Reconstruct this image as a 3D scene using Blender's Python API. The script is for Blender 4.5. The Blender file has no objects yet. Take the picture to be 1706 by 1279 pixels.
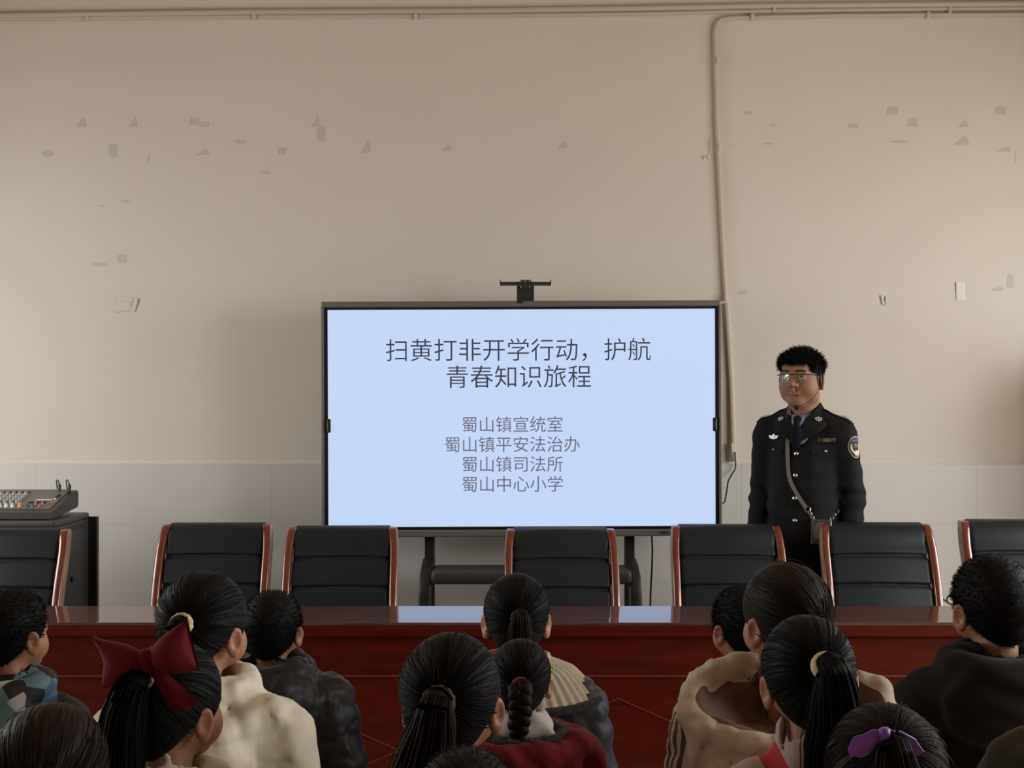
import bpy, bmesh, math, random
import numpy as np
from mathutils import Vector, Matrix

S = bpy.context.scene
COL = S.collection
random.seed(7)
RNG = np.random.default_rng(11)
PI = math.pi

# ------------------------------------------------------------------ camera, world, light, exposure
FPX, HX, HY, EYE = 2000.0, 853.0, 665.0, 1.55
cam = bpy.data.cameras.new('camera')
cam.sensor_width = 36.0
cam.lens = FPX / 1706.0 * 36.0
cam.shift_y = (HY - 639.5) / 1706.0
cam_o = bpy.data.objects.new('camera', cam)
cam_o.location = (0, 0, EYE)
cam_o.rotation_euler = (PI / 2, 0, 0)
COL.objects.link(cam_o)
S.camera = cam_o

S.view_settings.view_transform = 'Standard'
S.view_settings.look = 'None'
S.view_settings.gamma = 1.0
S.view_settings.use_curve_mapping = False
S.view_settings.exposure = 0.0

world = bpy.data.worlds.new('daylight')
S.world = world
world.use_nodes = True
bg = world.node_tree.nodes['Background']
bg.inputs[0].default_value = (0.80, 0.88, 1.0, 1)
bg.inputs[1].default_value = 0.5

ROOM_X, ROOM_BACK, ROOM_H, WALL_Y = 4.3, -3.6, 3.75, 6.15


def area_light(name, loc, rot, sx, sy, power, color, spread=180):
    l = bpy.data.lights.new(name, 'AREA')
    l.shape = 'RECTANGLE'
    l.size, l.size_y = sx, sy
    l.energy = power
    l.color = color
    l.spread = math.radians(spread)
    o = bpy.data.objects.new(name, l)
    o.location = loc
    o.rotation_euler = rot
    COL.objects.link(o)
    return o


# daylight arriving through the window openings of the two side walls
WIN = [(1.15, 2.75), (3.35, 4.95)]          # y extents of the windows
WZ0, WZ1 = 0.95, 2.75
DAY = (0.985, 0.985, 0.965)
for (a, b), pr, pl in zip(WIN, (125, 100), (12, 92)):
    area_light('daylight_right', (ROOM_X + 0.02, (a + b) / 2, (WZ0 + WZ1) / 2), (0, math.radians(57), 0), WZ1 - WZ0, b - a, pr, DAY)
    area_light('daylight_left', (-ROOM_X - 0.02, (a + b) / 2, (WZ0 + WZ1) / 2), (0, math.radians(-57), 0), WZ1 - WZ0, b - a, pl, DAY)


# ------------------------------------------------------------------ helpers
def P(px, py, d):
    return Vector(((px - HX) * d / FPX, d, EYE - (py - HY) * d / FPX))


def link(name, me, parent=None, loc=None, mats=None):
    o = bpy.data.objects.new(name, me)
    COL.objects.link(o)
    if parent is not None:
        o.parent = parent
    if loc is not None:
        o.location = loc
    if mats is not None:
        if not isinstance(mats, (list, tuple)):
            mats = [mats]
        if not len(me.materials):
            for m in mats:
                me.materials.append(m)
    return o


def thing(name, label, cat, loc=(0, 0, 0), rz=0.0, group=None):
    o = bpy.data.objects.new(name, None)
    o.empty_display_size = 0.05
    COL.objects.link(o)
    o.location = loc
    o.rotation_euler = (0, 0, rz)
    tag(o, label, cat, group)
    return o


def tag(o, label, cat, group=None):
    o['label'] = label
    o['category'] = cat
    if group:
        o['group'] = group
    return o


def structure(o):
    o['kind'] = 'structure'
    return o


def mesh_from(name, V, F, smooth=False):
    me = bpy.data.meshes.new(name)
    me.from_pydata([tuple(map(float, v)) for v in V], [], [tuple(map(int, f)) for f in F])
    if smooth:
        me.polygons.foreach_set('use_smooth', [True] * len(me.polygons))
    me.update()
    return me


class MB:
    """collects simple shapes into one mesh"""

    def __init__(self):
        self.V, self.F, self.M, self.sm = [], [], [], []

    def add(self, V, F, m=0, smooth=False):
        n = len(self.V)
        self.V += [tuple(v) for v in V]
        for f in F:
            self.F.append(tuple(i + n for i in f))
            self.M.append(m)
            self.sm.append(smooth)
        return self

    def box(self, lo, hi, bevel=0.0, m=0, seg=2, R=None):
        bm = bmesh.new()
        bmesh.ops.create_cube(bm, size=1.0)
        c = [(a + b) / 2 for a, b in zip(lo, hi)]
        s = [abs(b - a) for a, b in zip(lo, hi)]
        for v in bm.verts:
            v.co = Vector((v.co.x * s[0], v.co.y * s[1], v.co.z * s[2]))
        if bevel > 0:
            bmesh.ops.bevel(bm, geom=list(bm.edges), offset=min(bevel, min(s) * 0.49), segments=seg, affect='EDGES', profile=0.5)
        for v in bm.verts:
            if R is not None:
                v.co = R @ v.co
            v.co += Vector(c)
        bm.verts.index_update()
        self.add([v.co[:] for v in bm.verts], [[v.index for v in f.verts] for f in bm.faces], m, False)
        bm.free()
        return self

    def tube(self, pts, r, n=8, m=0, cap=True, flat=None):
        """sweep a circle (or flat=(w,h) rounded rectangle) along a polyline"""
        pts = [Vector(p) for p in pts]
        k = len(pts)
        rs = r if isinstance(r, (list, tuple, np.ndarray)) else [r] * k
        V = []
        t0 = (pts[1] - pts[0]).normalized()
        up = Vector((0, 0, 1)) if abs(t0.z) < 0.9 else Vector((1, 0, 0))
        nrm = (up - t0 * up.dot(t0)).normalized()
        for i, p in enumerate(pts):
            if i == 0:
                t = t0
            elif i == k - 1:
                t = (pts[i] - pts[i - 1]).normalized()
            else:
                t = (pts[i + 1] - pts[i - 1])
                t = t.normalized() if t.length > 1e-9 else t0
            nrm = (nrm - t * nrm.dot(t))
            nrm = nrm.normalized() if nrm.length > 1e-9 else Vector((1, 0, 0))
            bn = t.cross(nrm)
            for j in range(n):
                a = 2 * PI * j / n
                if flat:
                    ca, sa = math.cos(a), math.sin(a)
                    e = 0.45
                    x = math.copysign(abs(ca) ** e, ca) * flat[0] * rs[i]
                    y = math.copysign(abs(sa) ** e, sa) * flat[1] * rs[i]
                    V.append(p + nrm * x + bn * y)
                else:
                    V.append(p + (nrm * math.cos(a) + bn * math.sin(a)) * rs[i])
        F = []
        for i in range(k - 1):
            for j in range(n):
                a, b = i * n + j, i * n + (j + 1) % n
                F.append((a, b, b + n, a + n))
        if cap:
            F.append(tuple(reversed(range(n))))
            F.append(tuple(range((k - 1) * n, k * n)))
        return self.add(V, F, m, True)

    def lathe(self, prof, c=(0, 0, 0), axis='z', n=20, m=0, R=None):
        V, F = [], []
        for (r, z) in prof:
            for j in range(n):
                a = 2 * PI * j / n
                v = Vector((r * math.cos(a), r * math.sin(a), z))
                if axis == 'y':
                    v = Vector((v.x, v.z, v.y))
                elif axis == 'x':
                    v = Vector((v.z, v.x, v.y))
                if R is not None:
                    v = R @ v
                V.append(v + Vector(c))
        k = len(prof)
        for i in range(k - 1):
            for j in range(n):
                a, b = i * n + j, i * n + (j + 1) % n
                F.append((a, b, b + n, a + n))
        F.append(tuple(range(n)))
        F.append(tuple(range((k - 1) * n, k * n)))
        return self.add(V, F, m, True)

    def prism(self, poly, y0, y1, m=0, smooth=False, plane='xz'):
        """polygon (a,b) in a plane extruded along the third axis"""
        n = len(poly)
        if plane == 'xz':
            V = [(a, y0, b) for a, b in poly] + [(a, y1, b) for a, b in poly]
        elif plane == 'yz':
            V = [(y0, a, b) for a, b in poly] + [(y1, a, b) for a, b in poly]
        else:
            V = [(a, b, y0) for a, b in poly] + [(a, b, y1) for a, b in poly]
        F = [tuple(range(n)), tuple(reversed(range(n, 2 * n)))]
        for i in range(n):
            j = (i + 1) % n
            F.append((i, i + n, j + n, j))
        return self.add(V, F, m, smooth)

    def build(self, name, mats, parent=None, loc=None, xf=None):
        V = self.V
        if xf is not None:
            V = [xf @ Vector(v) for v in V]
        me = mesh_from(name, V, self.F)
        bm = bmesh.new()
        bm.from_mesh(me)
        bmesh.ops.recalc_face_normals(bm, faces=list(bm.faces))
        bm.to_mesh(me)
        bm.free()
        me.polygons.foreach_set('material_index', self.M)
        me.polygons.foreach_set('use_smooth', self.sm)
        o = link(name, me, parent, loc, mats)
        if any(self.sm):
            me.set_sharp_from_angle(angle=math.radians(57))
        return o


# ---- materials
def mat(name, col, rough=0.6, metal=0.0, coat=0.0, spec=0.5, bump=0.0, bscale=60.0, var=0.0, vscale=4.0, stretch=None, sheen=0.0, coat_rough=0.08):
    m = bpy.data.materials.new(name)
    m.use_nodes = True
    nt = m.node_tree
    b = nt.nodes['Principled BSDF']
    b.inputs['Base Color'].default_value = (*col, 1)
    b.inputs['Roughness'].default_value = rough
    b.inputs['Metallic'].default_value = metal
    b.inputs['Coat Weight'].default_value = coat
    b.inputs['Coat Roughness'].default_value = coat_rough
    b.inputs['Specular IOR Level'].default_value = spec
    b.inputs['Sheen Weight'].default_value = sheen
    tc = nt.nodes.new('ShaderNodeTexCoord')
    src = tc.outputs['Object']
    if stretch:
        mp = nt.nodes.new('ShaderNodeMapping')
        mp.inputs['Scale'].default_value = stretch
        nt.links.new(src, mp.inputs['Vector'])
        src = mp.outputs['Vector']
    if var > 0:
        n = nt.nodes.new('ShaderNodeTexNoise')
        n.inputs['Scale'].default_value = vscale
        n.inputs['Detail'].default_value = 6
        nt.links.new(src, n.inputs['Vector'])
        r = nt.nodes.new('ShaderNodeValToRGB')
        r.color_ramp.elements[0].position = 0.3
        r.color_ramp.elements[1].position = 0.7
        r.color_ramp.elements[0].color = (*[c * (1 - var) for c in col], 1)
        r.color_ramp.elements[1].color = (*[min(1, c * (1 + var)) for c in col], 1)
        nt.links.new(n.outputs['Fac'], r.inputs['Fac'])
        nt.links.new(r.outputs['Color'], b.inputs['Base Color'])
    if bump > 0:
        n2 = nt.nodes.new('ShaderNodeTexNoise')
        n2.inputs['Scale'].default_value = bscale
        n2.inputs['Detail'].default_value = 4
        nt.links.new(src, n2.inputs['Vector'])
        bp = nt.nodes.new('ShaderNodeBump')
        bp.inputs['Strength'].default_value = bump
        bp.inputs['Distance'].default_value = 0.01
        nt.links.new(n2.outputs['Fac'], bp.inputs['Height'])
        nt.links.new(bp.outputs['Normal'], b.inputs['Normal'])
    return m


def emit(name, col, strength):
    m = bpy.data.materials.new(name)
    m.use_nodes = True
    b = m.node_tree.nodes['Principled BSDF']
    b.inputs['Base Color'].default_value = (0.02, 0.02, 0.02, 1)
    b.inputs['Roughness'].default_value = 0.35
    b.inputs['Emission Color'].default_value = (*col, 1)
    b.inputs['Emission Strength'].default_value = strength
    return m


M = {}
M['wall'] = mat('wall_paint', (0.65, 0.61, 0.545), 0.75, bump=0.05, bscale=25, var=0.025, vscale=1.3)
M['ceiling'] = mat('ceiling_paint', (0.54, 0.39, 0.25), 0.9)
M['floor'] = mat('floor_terrazzo', (0.40, 0.25, 0.14), 0.5, var=0.15, vscale=30)
M['conduit'] = mat('conduit_plastic', (0.52, 0.46, 0.375), 0.5)
M['clip'] = mat('clip_plastic', (0.62, 0.56, 0.47), 0.4)
M['mark'] = mat('tape_residue', (0.535, 0.495, 0.44), 0.7)
M['tape'] = mat('clear_tape', (0.66, 0.64, 0.58), 0.2)
M['paper'] = mat('paper_scrap', (0.74, 0.71, 0.65), 0.7)
M['wood'] = mat('red_lacquer_wood', (0.085, 0.0055, 0.0022), 0.45, coat=0.06, coat_rough=0.12, spec=0.2, var=0.3, vscale=6, stretch=(0.6, 6, 6))
M['wood_line'] = mat('wood_moulding', (0.12, 0.022, 0.015), 0.4, coat=0.2)
M['wood_top'] = mat('table_top_lacquer', (0.085, 0.03, 0.022), 0.5, coat=1.0, coat_rough=0.02, spec=0.1, var=0.25, vscale=6, stretch=(0.6, 6, 6))
M['wood_top'].node_tree.nodes['Principled BSDF'].inputs['Coat IOR'].default_value = 1.9
M['chair_wood'] = mat('chair_wood', (0.135, 0.021, 0.006), 0.3, coat=1.0, var=0.3, vscale=10, stretch=(6, 6, 0.7))
M['chair_side'] = mat('chair_wood_side', (0.30, 0.19, 0.12), 0.45, var=0.2, vscale=10)
M['leather'] = mat('black_leather', (0.0085, 0.0125, 0.0165), 0.45, spec=0.35, bump=0.05, bscale=300)
M['black'] = mat('black_plastic', (0.012, 0.012, 0.014), 0.4)
M['black_metal'] = mat('black_powder_metal', (0.018, 0.019, 0.021), 0.45)
M['dark_grey'] = mat('dark_grey_shell', (0.05, 0.051, 0.05), 0.45)
M['grey_frame'] = mat('grey_aluminium', (0.16, 0.155, 0.15), 0.45, metal=0.3)
M['bezel'] = mat('black_glass_bezel', (0.01, 0.01, 0.014), 0.2)
M['steel'] = mat('bright_steel', (0.7, 0.7, 0.68), 0.25, metal=1.0)
M['silver'] = mat('silver_embroidery', (0.55, 0.55, 0.54), 0.4, metal=0.5)
M['screen'] = emit('lit_screen', (0.545, 0.665, 0.915), 1.0)
M['title_ink'] = emit('title_pixels', (0.03, 0.032, 0.055), 1.0)
M['sub_ink'] = emit('subtitle_pixels', (0.14, 0.135, 0.195), 1.0)
M['screw'] = mat('screw', (0.6, 0.6, 0.6), 0.3, metal=0.8)


def obj_text(body, size, extrude=0.0, offset=0.0, width=None, align='CENTER', shear=0.0):
    cu = bpy.data.curves.new('lettering', 'FONT')
    cu.body = body
    cu.size = size
    cu.extrude = extrude
    cu.offset = offset
    cu.shear = shear
    cu.align_x = align
    cu.align_y = 'CENTER'
    cu.resolution_u = 4
    o = bpy.data.objects.new('lettering', cu)
    COL.objects.link(o)
    dg = bpy.context.evaluated_depsgraph_get()
    me = bpy.data.meshes.new_from_object(o.evaluated_get(dg))
    bpy.data.objects.remove(o)
    bpy.data.curves.remove(cu)
    n = len(me.vertices)
    a = np.empty(n * 3)
    me.vertices.foreach_get('co', a)
    a = a.reshape(-1, 3)
    F = [tuple(p.vertices) for p in me.polygons]
    bpy.data.meshes.remove(me)
    if width:
        w = a[:, 0].max() - a[:, 0].min()
        a *= width / w
    a[:, 0] -= (a[:, 0].max() + a[:, 0].min()) / 2
    a[:, 1] -= (a[:, 1].max() + a[:, 1].min()) / 2
    return a, F


# ------------------------------------------------------------------ the room
def quad_wall(name, lo, hi, m):
    o = MB().box(lo, hi).build(name, m)
    return structure(o)


quad_wall('floor', (-ROOM_X - 0.2, ROOM_BACK - 0.2, -0.1), (ROOM_X + 0.2, WALL_Y + 0.2, 0), M['floor'])
quad_wall('ceiling', (-ROOM_X - 0.2, ROOM_BACK - 0.2, ROOM_H), (ROOM_X + 0.2, WALL_Y + 0.2, ROOM_H + 0.1), M['ceiling'])
wall_front = quad_wall('wall_front', (-ROOM_X - 0.2, WALL_Y, 0), (ROOM_X + 0.2, WALL_Y + 0.2, ROOM_H), M['wall'])
quad_wall('wall_rear', (-ROOM_X - 0.2, ROOM_BACK - 0.2, 0), (ROOM_X + 0.2, ROOM_BACK, ROOM_H), M['wall'])
M['win_frame'] = mat('window_frame_white', (0.75, 0.75, 0.74), 0.4)
wi = 0
for sx, nm in ((1, 'right'), (-1, 'left')):
    mb = MB()
    x0, x1 = sx * ROOM_X, sx * (ROOM_X + 0.2)
    lo, hi = min(x0, x1), max(x0, x1)
    ys = [ROOM_BACK]
    for a, b in WIN:
        mb.box((lo, ys[-1], WZ0), (hi, a, WZ1))
        ys.append(b)
    mb.box((lo, ys[-1], WZ0), (hi, WALL_Y, WZ1))
    mb.box((lo, ROOM_BACK, 0), (hi, WALL_Y, WZ0))
    mb.box((lo, ROOM_BACK, WZ1), (hi, WALL_Y, ROOM_H))
    structure(mb.build('wall_' + nm, M['wall']))
    for a, b in WIN:
        wi += 1
        xc = sx * (ROOM_X + 0.12)
        f = MB()
        for y in (a, (a + b) / 2, b):
            f.box((xc - 0.03, max(a, y - 0.03), WZ0), (xc + 0.03, min(b, y + 0.03), WZ1))
        for z in (WZ0 + 0.03, WZ1 - 0.55, WZ1 - 0.03):
            f.box((xc - 0.028, a, z - 0.03), (xc + 0.028, b, z + 0.03))
        structure(f.build('window_%d' % wi, M['win_frame']))


# tiled dado on the front wall: 0.6 x 0.3 m tiles with thin joints
def tile_material():
    m = bpy.data.materials.new('dado_tiles')
    m.use_nodes = True
    nt = m.node_tree
    b = nt.nodes['Principled BSDF']
    b.inputs['Roughness'].default_value = 0.42
    tc = nt.nodes.new('ShaderNodeTexCoord')
    sep = nt.nodes.new('ShaderNodeSeparateXYZ')
    nt.links.new(tc.outputs['Object'], sep.inputs[0])

    def joint(sock, period, off, w):
        a = nt.nodes.new('ShaderNodeMath'); a.operation = 'ADD'; a.inputs[1].default_value = off
        nt.links.new(sock, a.inputs[0])
        q = nt.nodes.new('ShaderNodeMath'); q.operation = 'PINGPONG'; q.inputs[1].default_value = period / 2
        nt.links.new(a.outputs[0], q.inputs[0])
        l = nt.nodes.new('ShaderNodeMath'); l.operation = 'LESS_THAN'; l.inputs[1].default_value = w
        nt.links.new(q.outputs[0], l.inputs[0])
        return l.outputs[0]
    jx = joint(sep.outputs['X'], 0.6, 1.83 + 60, 0.0013)
    jz = joint(sep.outputs['Z'], 0.305, -1.22 + 61, 0.0013)
    mx = nt.nodes.new('ShaderNodeMath'); mx.operation = 'MAXIMUM'
    nt.links.new(jx, mx.inputs[0]); nt.links.new(jz, mx.inputs[1])
    noise = nt.nodes.new('ShaderNodeTexNoise'); noise.inputs['Scale'].default_value = 3
    nt.links.new(tc.outputs['Object'], noise.inputs['Vector'])
    wave = nt.nodes.new('ShaderNodeTexWave'); wave.inputs['Scale'].default_value = 28; wave.inputs['Distortion'].default_value = 1.0
    nt.links.new(tc.outputs['Object'], wave.inputs['Vector'])
    r = nt.nodes.new('ShaderNodeValToRGB')
    r.color_ramp.elements[0].color = (0.565, 0.555, 0.53, 1)
    r.color_ramp.elements[1].color = (0.61, 0.60, 0.575, 1)
    ad = nt.nodes.new('ShaderNodeMath'); ad.operation = 'MULTIPLY_ADD'; ad.inputs[1].default_value = 0.25
    nt.links.new(wave.outputs['Fac'], ad.inputs[0]); nt.links.new(noise.outputs['Fac'], ad.inputs[2])
    nt.links.new(ad.outputs[0], r.inputs['Fac'])
    mix = nt.nodes.new('ShaderNodeMix'); mix.data_type = 'RGBA'
    nt.links.new(mx.outputs[0], mix.inputs['Factor'])
    nt.links.new(r.outputs['Color'], mix.inputs['A'])
    mix.inputs['B'].default_value = (0.48, 0.47, 0.44, 1)
    nt.links.new(mix.outputs['Result'], b.inputs['Base Color'])
    return m


DADO_Z = 1.22
structure(MB().box((-ROOM_X, WALL_Y - 0.026, 0), (ROOM_X, WALL_Y, DADO_Z), 0.002).build('trim_1', tile_material()))

# tape marks left on the painted wall (part of the wall) and loose scraps
marks = [(135, 203, 18, 16, 't'), (222, 203, 16, 18, 't'), (188, 250, 15, 22, 'q'), (80, 256, 24, 11, 'e'), (248, 264, 4, 14, 'q'),
         (323, 202, 18, 13, 'q'), (341, 207, 17, 9, 'q'), (338, 253, 24, 11, 't'), (401, 236, 22, 7, 'e'), (470, 251, 15, 13, 'q'),
         (526, 202, 17, 18, 't'), (535, 222, 14, 24, 'q'), (609, 244, 18, 20, 't'), (744, 246, 15, 11, 't'), (937, 241, 16, 13, 't'),
         (1180, 243, 8, 24, 's'), (1245, 188, 16, 6, 'e'), (1288, 209, 12, 4, 'e'), (1280, 239, 20, 4, 'e'), (1422, 209, 18, 8, 'q'),
         (1487, 184, 20, 14, 'q'), (1520, 204, 18, 15, 'q'), (1497, 236, 36, 5, 'e'), (1604, 206, 18, 12, 't'), (1602, 234, 26, 16, 't'),
         (1667, 184, 18, 14, 'q'), (1672, 248, 26, 9, 't'), (1691, 262, 4, 22, 's'), (442, 287, 20, 5, 'e'), (203, 431, 17, 15, 'q'),
         (209, 335, 18, 5, 'e'), (170, 343, 14, 4, 'e'), (166, 440, 26, 8, 'e'), (1237, 487, 18, 7, 'e'), (1660, 480, 24, 10, 't'),
         (1683, 468, 12, 22, 'q')]
k = WALL_Y / FPX


def mark_poly(px, py, w, h, kind):
    c = P(px, py, WALL_Y)
    w, h = w * k / 2, h * k / 2
    if kind == 't':
        q = [(-1, -1), (1, -0.9), (0.8, 0.6), (0.35, 1), (-0.1, 0.3)]
    elif kind == 'q':
        q = [(-1, -0.9), (0.9, -1), (1, 0.8), (0.2, 1), (-0.8, 0.9)]
    elif kind == 's':
        q = [(-0.4, -1), (0.5, -1), (1, 1), (0.0, 1)]
    else:
        q = [(math.cos(a) * (1 + 0.15 * random.uniform(-1, 1)), math.sin(a)) for a in np.linspace(0, 2 * PI, 9)[:-1]]
    return [(c.x + a * w + random.uniform(-.1, .1) * w, c.z + b * h + random.uniform(-.1, .1) * h) for a, b in q]


for mk in marks:
    MB().prism(mark_poly(*mk), WALL_Y - 0.0008, WALL_Y + 0.001).build('tape_mark', M['mark'], wall_front)


def scrap(px, py, label, polys, m, cat='tape scrap'):
    """crumpled bit of tape or paper stuck to the wall"""
    c = P(px, py, WALL_Y)
    mb = MB()
    for (w, h, dx, dy, ang) in polys:
        n = 5
        V, F = [], []
        for i in range(n + 1):
            for j in range(2):
                u, v = (i / n - 0.5) * w * k, (j - 0.5) * h * k
                lift = -0.002 - 0.006 * abs(math.sin(i * 1.7 + j * 0.8 + dx))
                ca, sa = math.cos(ang), math.sin(ang)
                V.append((c.x + dx * k + u * ca - v * sa, WALL_Y + lift, c.z - dy * k + u * sa + v * ca))
        for i in range(n):
            F.append((2 * i, 2 * i + 1, 2 * i + 3, 2 * i + 2))
        back = [(x, WALL_Y - 0.0005, z) for x, y, z in V]
        mb.add(V + back, F + [tuple(t + len(V) for t in reversed(f)) for f in F], 0, True)
    return tag(mb.build('tape_scrap', m), label, cat)


scrap(210, 508, 'crumpled clear tape on the wall left of the display, above the tiles', [(34, 7, 2, -9, -0.1), (30, 5, -2, 8, 0.15), (8, 22, 14, 0, -0.3)], M['tape'])
scrap(1473, 500, 'small curled white tape bit on the wall between conduit and long paper strip', [(4, 16, -3, 0, 0.2), (4, 15, 3, 1, -0.1)], M['paper'])
scrap(1600, 485, 'upright pale paper strip taped to the wall above the officer\'s right', [(15, 30, 0, 0, 0.03)], M['paper'])
scrap(1178, 263, 'tiny shiny white tape shreds beside the vertical conduit', [(5, 6, -4, 0, 0.2), (8, 4, 3, -1, -0.4)], M['paper'])

# ---- conduits along the top of the wall
YW = WALL_Y


def pipe(label, pts, r, clips, flat=None, name='cable_conduit'):
    t = thing(name, label, 'conduit', (pts[0][0], YW, pts[0][2]))
    o0 = Vector(t.location)
    MB().tube([Vector(p) - o0 for p in pts], r, n=10, flat=flat).build('pipe', M['conduit'], t)
    for (px, py) in clips:
        c = P(px, py, YW) - o0
        b = MB().box((c.x - .008, -.030, c.z - .015), (c.x + .008, -.0005, c.z + .015), 0.003)
        b.lathe([(0.006, -0.035), (0.006, -0.03)], (c.x, 0, c.z - 0.006), 'y', 10)
        b.build('clip', M['clip'], t)
    return t


def wp(px, py, off):
    v = P(px, py, YW)
    v.y = YW - off
    return v


pipe('thick beige cable conduit running along the very top of the wall',
     [wp(x, y, 0.018) for x, y in ((-260, 30), (0, 27.5), (400, 22), (800, 19.5), (1050, 16), (1300, 11), (1706, 8), (1990, 6))], 0.0155, [])
pipe('thin beige pipe directly under the thick conduit, with three clips at its left',
     [wp(x, y, 0.013) for x, y in ((-260, 36), (0, 33), (400, 29), (800, 27.5), (1050, 24.5), (1300, 19), (1706, 15), (1990, 13))], 0.0105,
     [(148, 31), (425, 29), (693, 29), (1288, 18), (1580, 19)])
pipe('beige pipe that bends down from the top of the wall to the display',
     [wp(1990, 24, 0.012), wp(1706, 25, 0.012), wp(1400, 27, 0.012), wp(1215, 31, 0.012), wp(1200, 34, 0.012), wp(1193, 41, 0.012), wp(1190, 56, 0.012), wp(1193, 200, 0.012),
      wp(1199, 320, 0.012), wp(1204, 420, 0.012), wp(1208, 492, 0.012)], 0.0115,
     [(1252, 30), (1544, 27), (1194, 103), (1197, 247), (1208, 497)])
tr = thing('cable_trunking', 'pale flat cable trunking slanting down beside the right edge of the display', 'conduit', tuple(wp(1209, 500, 0)))
o0 = Vector(tr.location)
MB().tube([wp(1210, 505, 0.011) - o0, wp(1218, 640, 0.011) - o0, wp(1221.5, 768, 0.022) - o0], 0.011, n=12, flat=(1.15, 0.9)).build('channel', M['conduit'], tr)
MB().tube([wp(1217, 738, 0.03) - o0, wp(1219, 767, 0.03) - o0], 0.008, n=8).build('end_sleeve', M['mark'], tr)
cb = MB().tube([wp(1222, 752, 0.04), wp(1223, 775, 0.045), wp(1221, 782, 0.05), wp(1214, 790, 0.07), wp(1207, 800, 0.1), wp(1203, 812, 0.14), wp(1196, 830, 0.2), wp(1180, 838, 0.26)], 0.004, n=8).build('power_cable', M['black'])
tag(cb, 'thin dark cable running from the wall trunking to behind the display', 'cable')


# ------------------------------------------------------------------ implicit surfaces (smooth organic shapes)
class Frame3:
    def __init__(self, R=None, o=(0, 0, 0)):
        self.R = np.eye(3) if R is None else np.array(R, float)
        self.o = np.array(o, float)

    def w(self, v):
        return self.R @ np.asarray(v, float) + self.o


def rot(yaw=0, pitch=0, roll=0):
    cz, sz, cx, sx, cy, sy = math.cos(yaw), math.sin(yaw), math.cos(pitch), math.sin(pitch), math.cos(roll), math.sin(roll)
    Rz = np.array([[cz, -sz, 0], [sz, cz, 0], [0, 0, 1]])
    Rx = np.array([[1, 0, 0], [0, cx, -sx], [0, sx, cx]])
    Ry = np.array([[cy, 0, sy], [0, 1, 0], [-sy, 0, cy]])
    return Rz @ Rx @ Ry


def lin(*segs):
    """axis samples from (start, end, step) pieces"""
    out = []
    for a, b, s in segs:
        n = max(1, int(round((b - a) / s)))
        out += list(a + (b - a) * np.arange(n) / n)
    out.append(segs[-1][1])
    return np.array(out)


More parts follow.
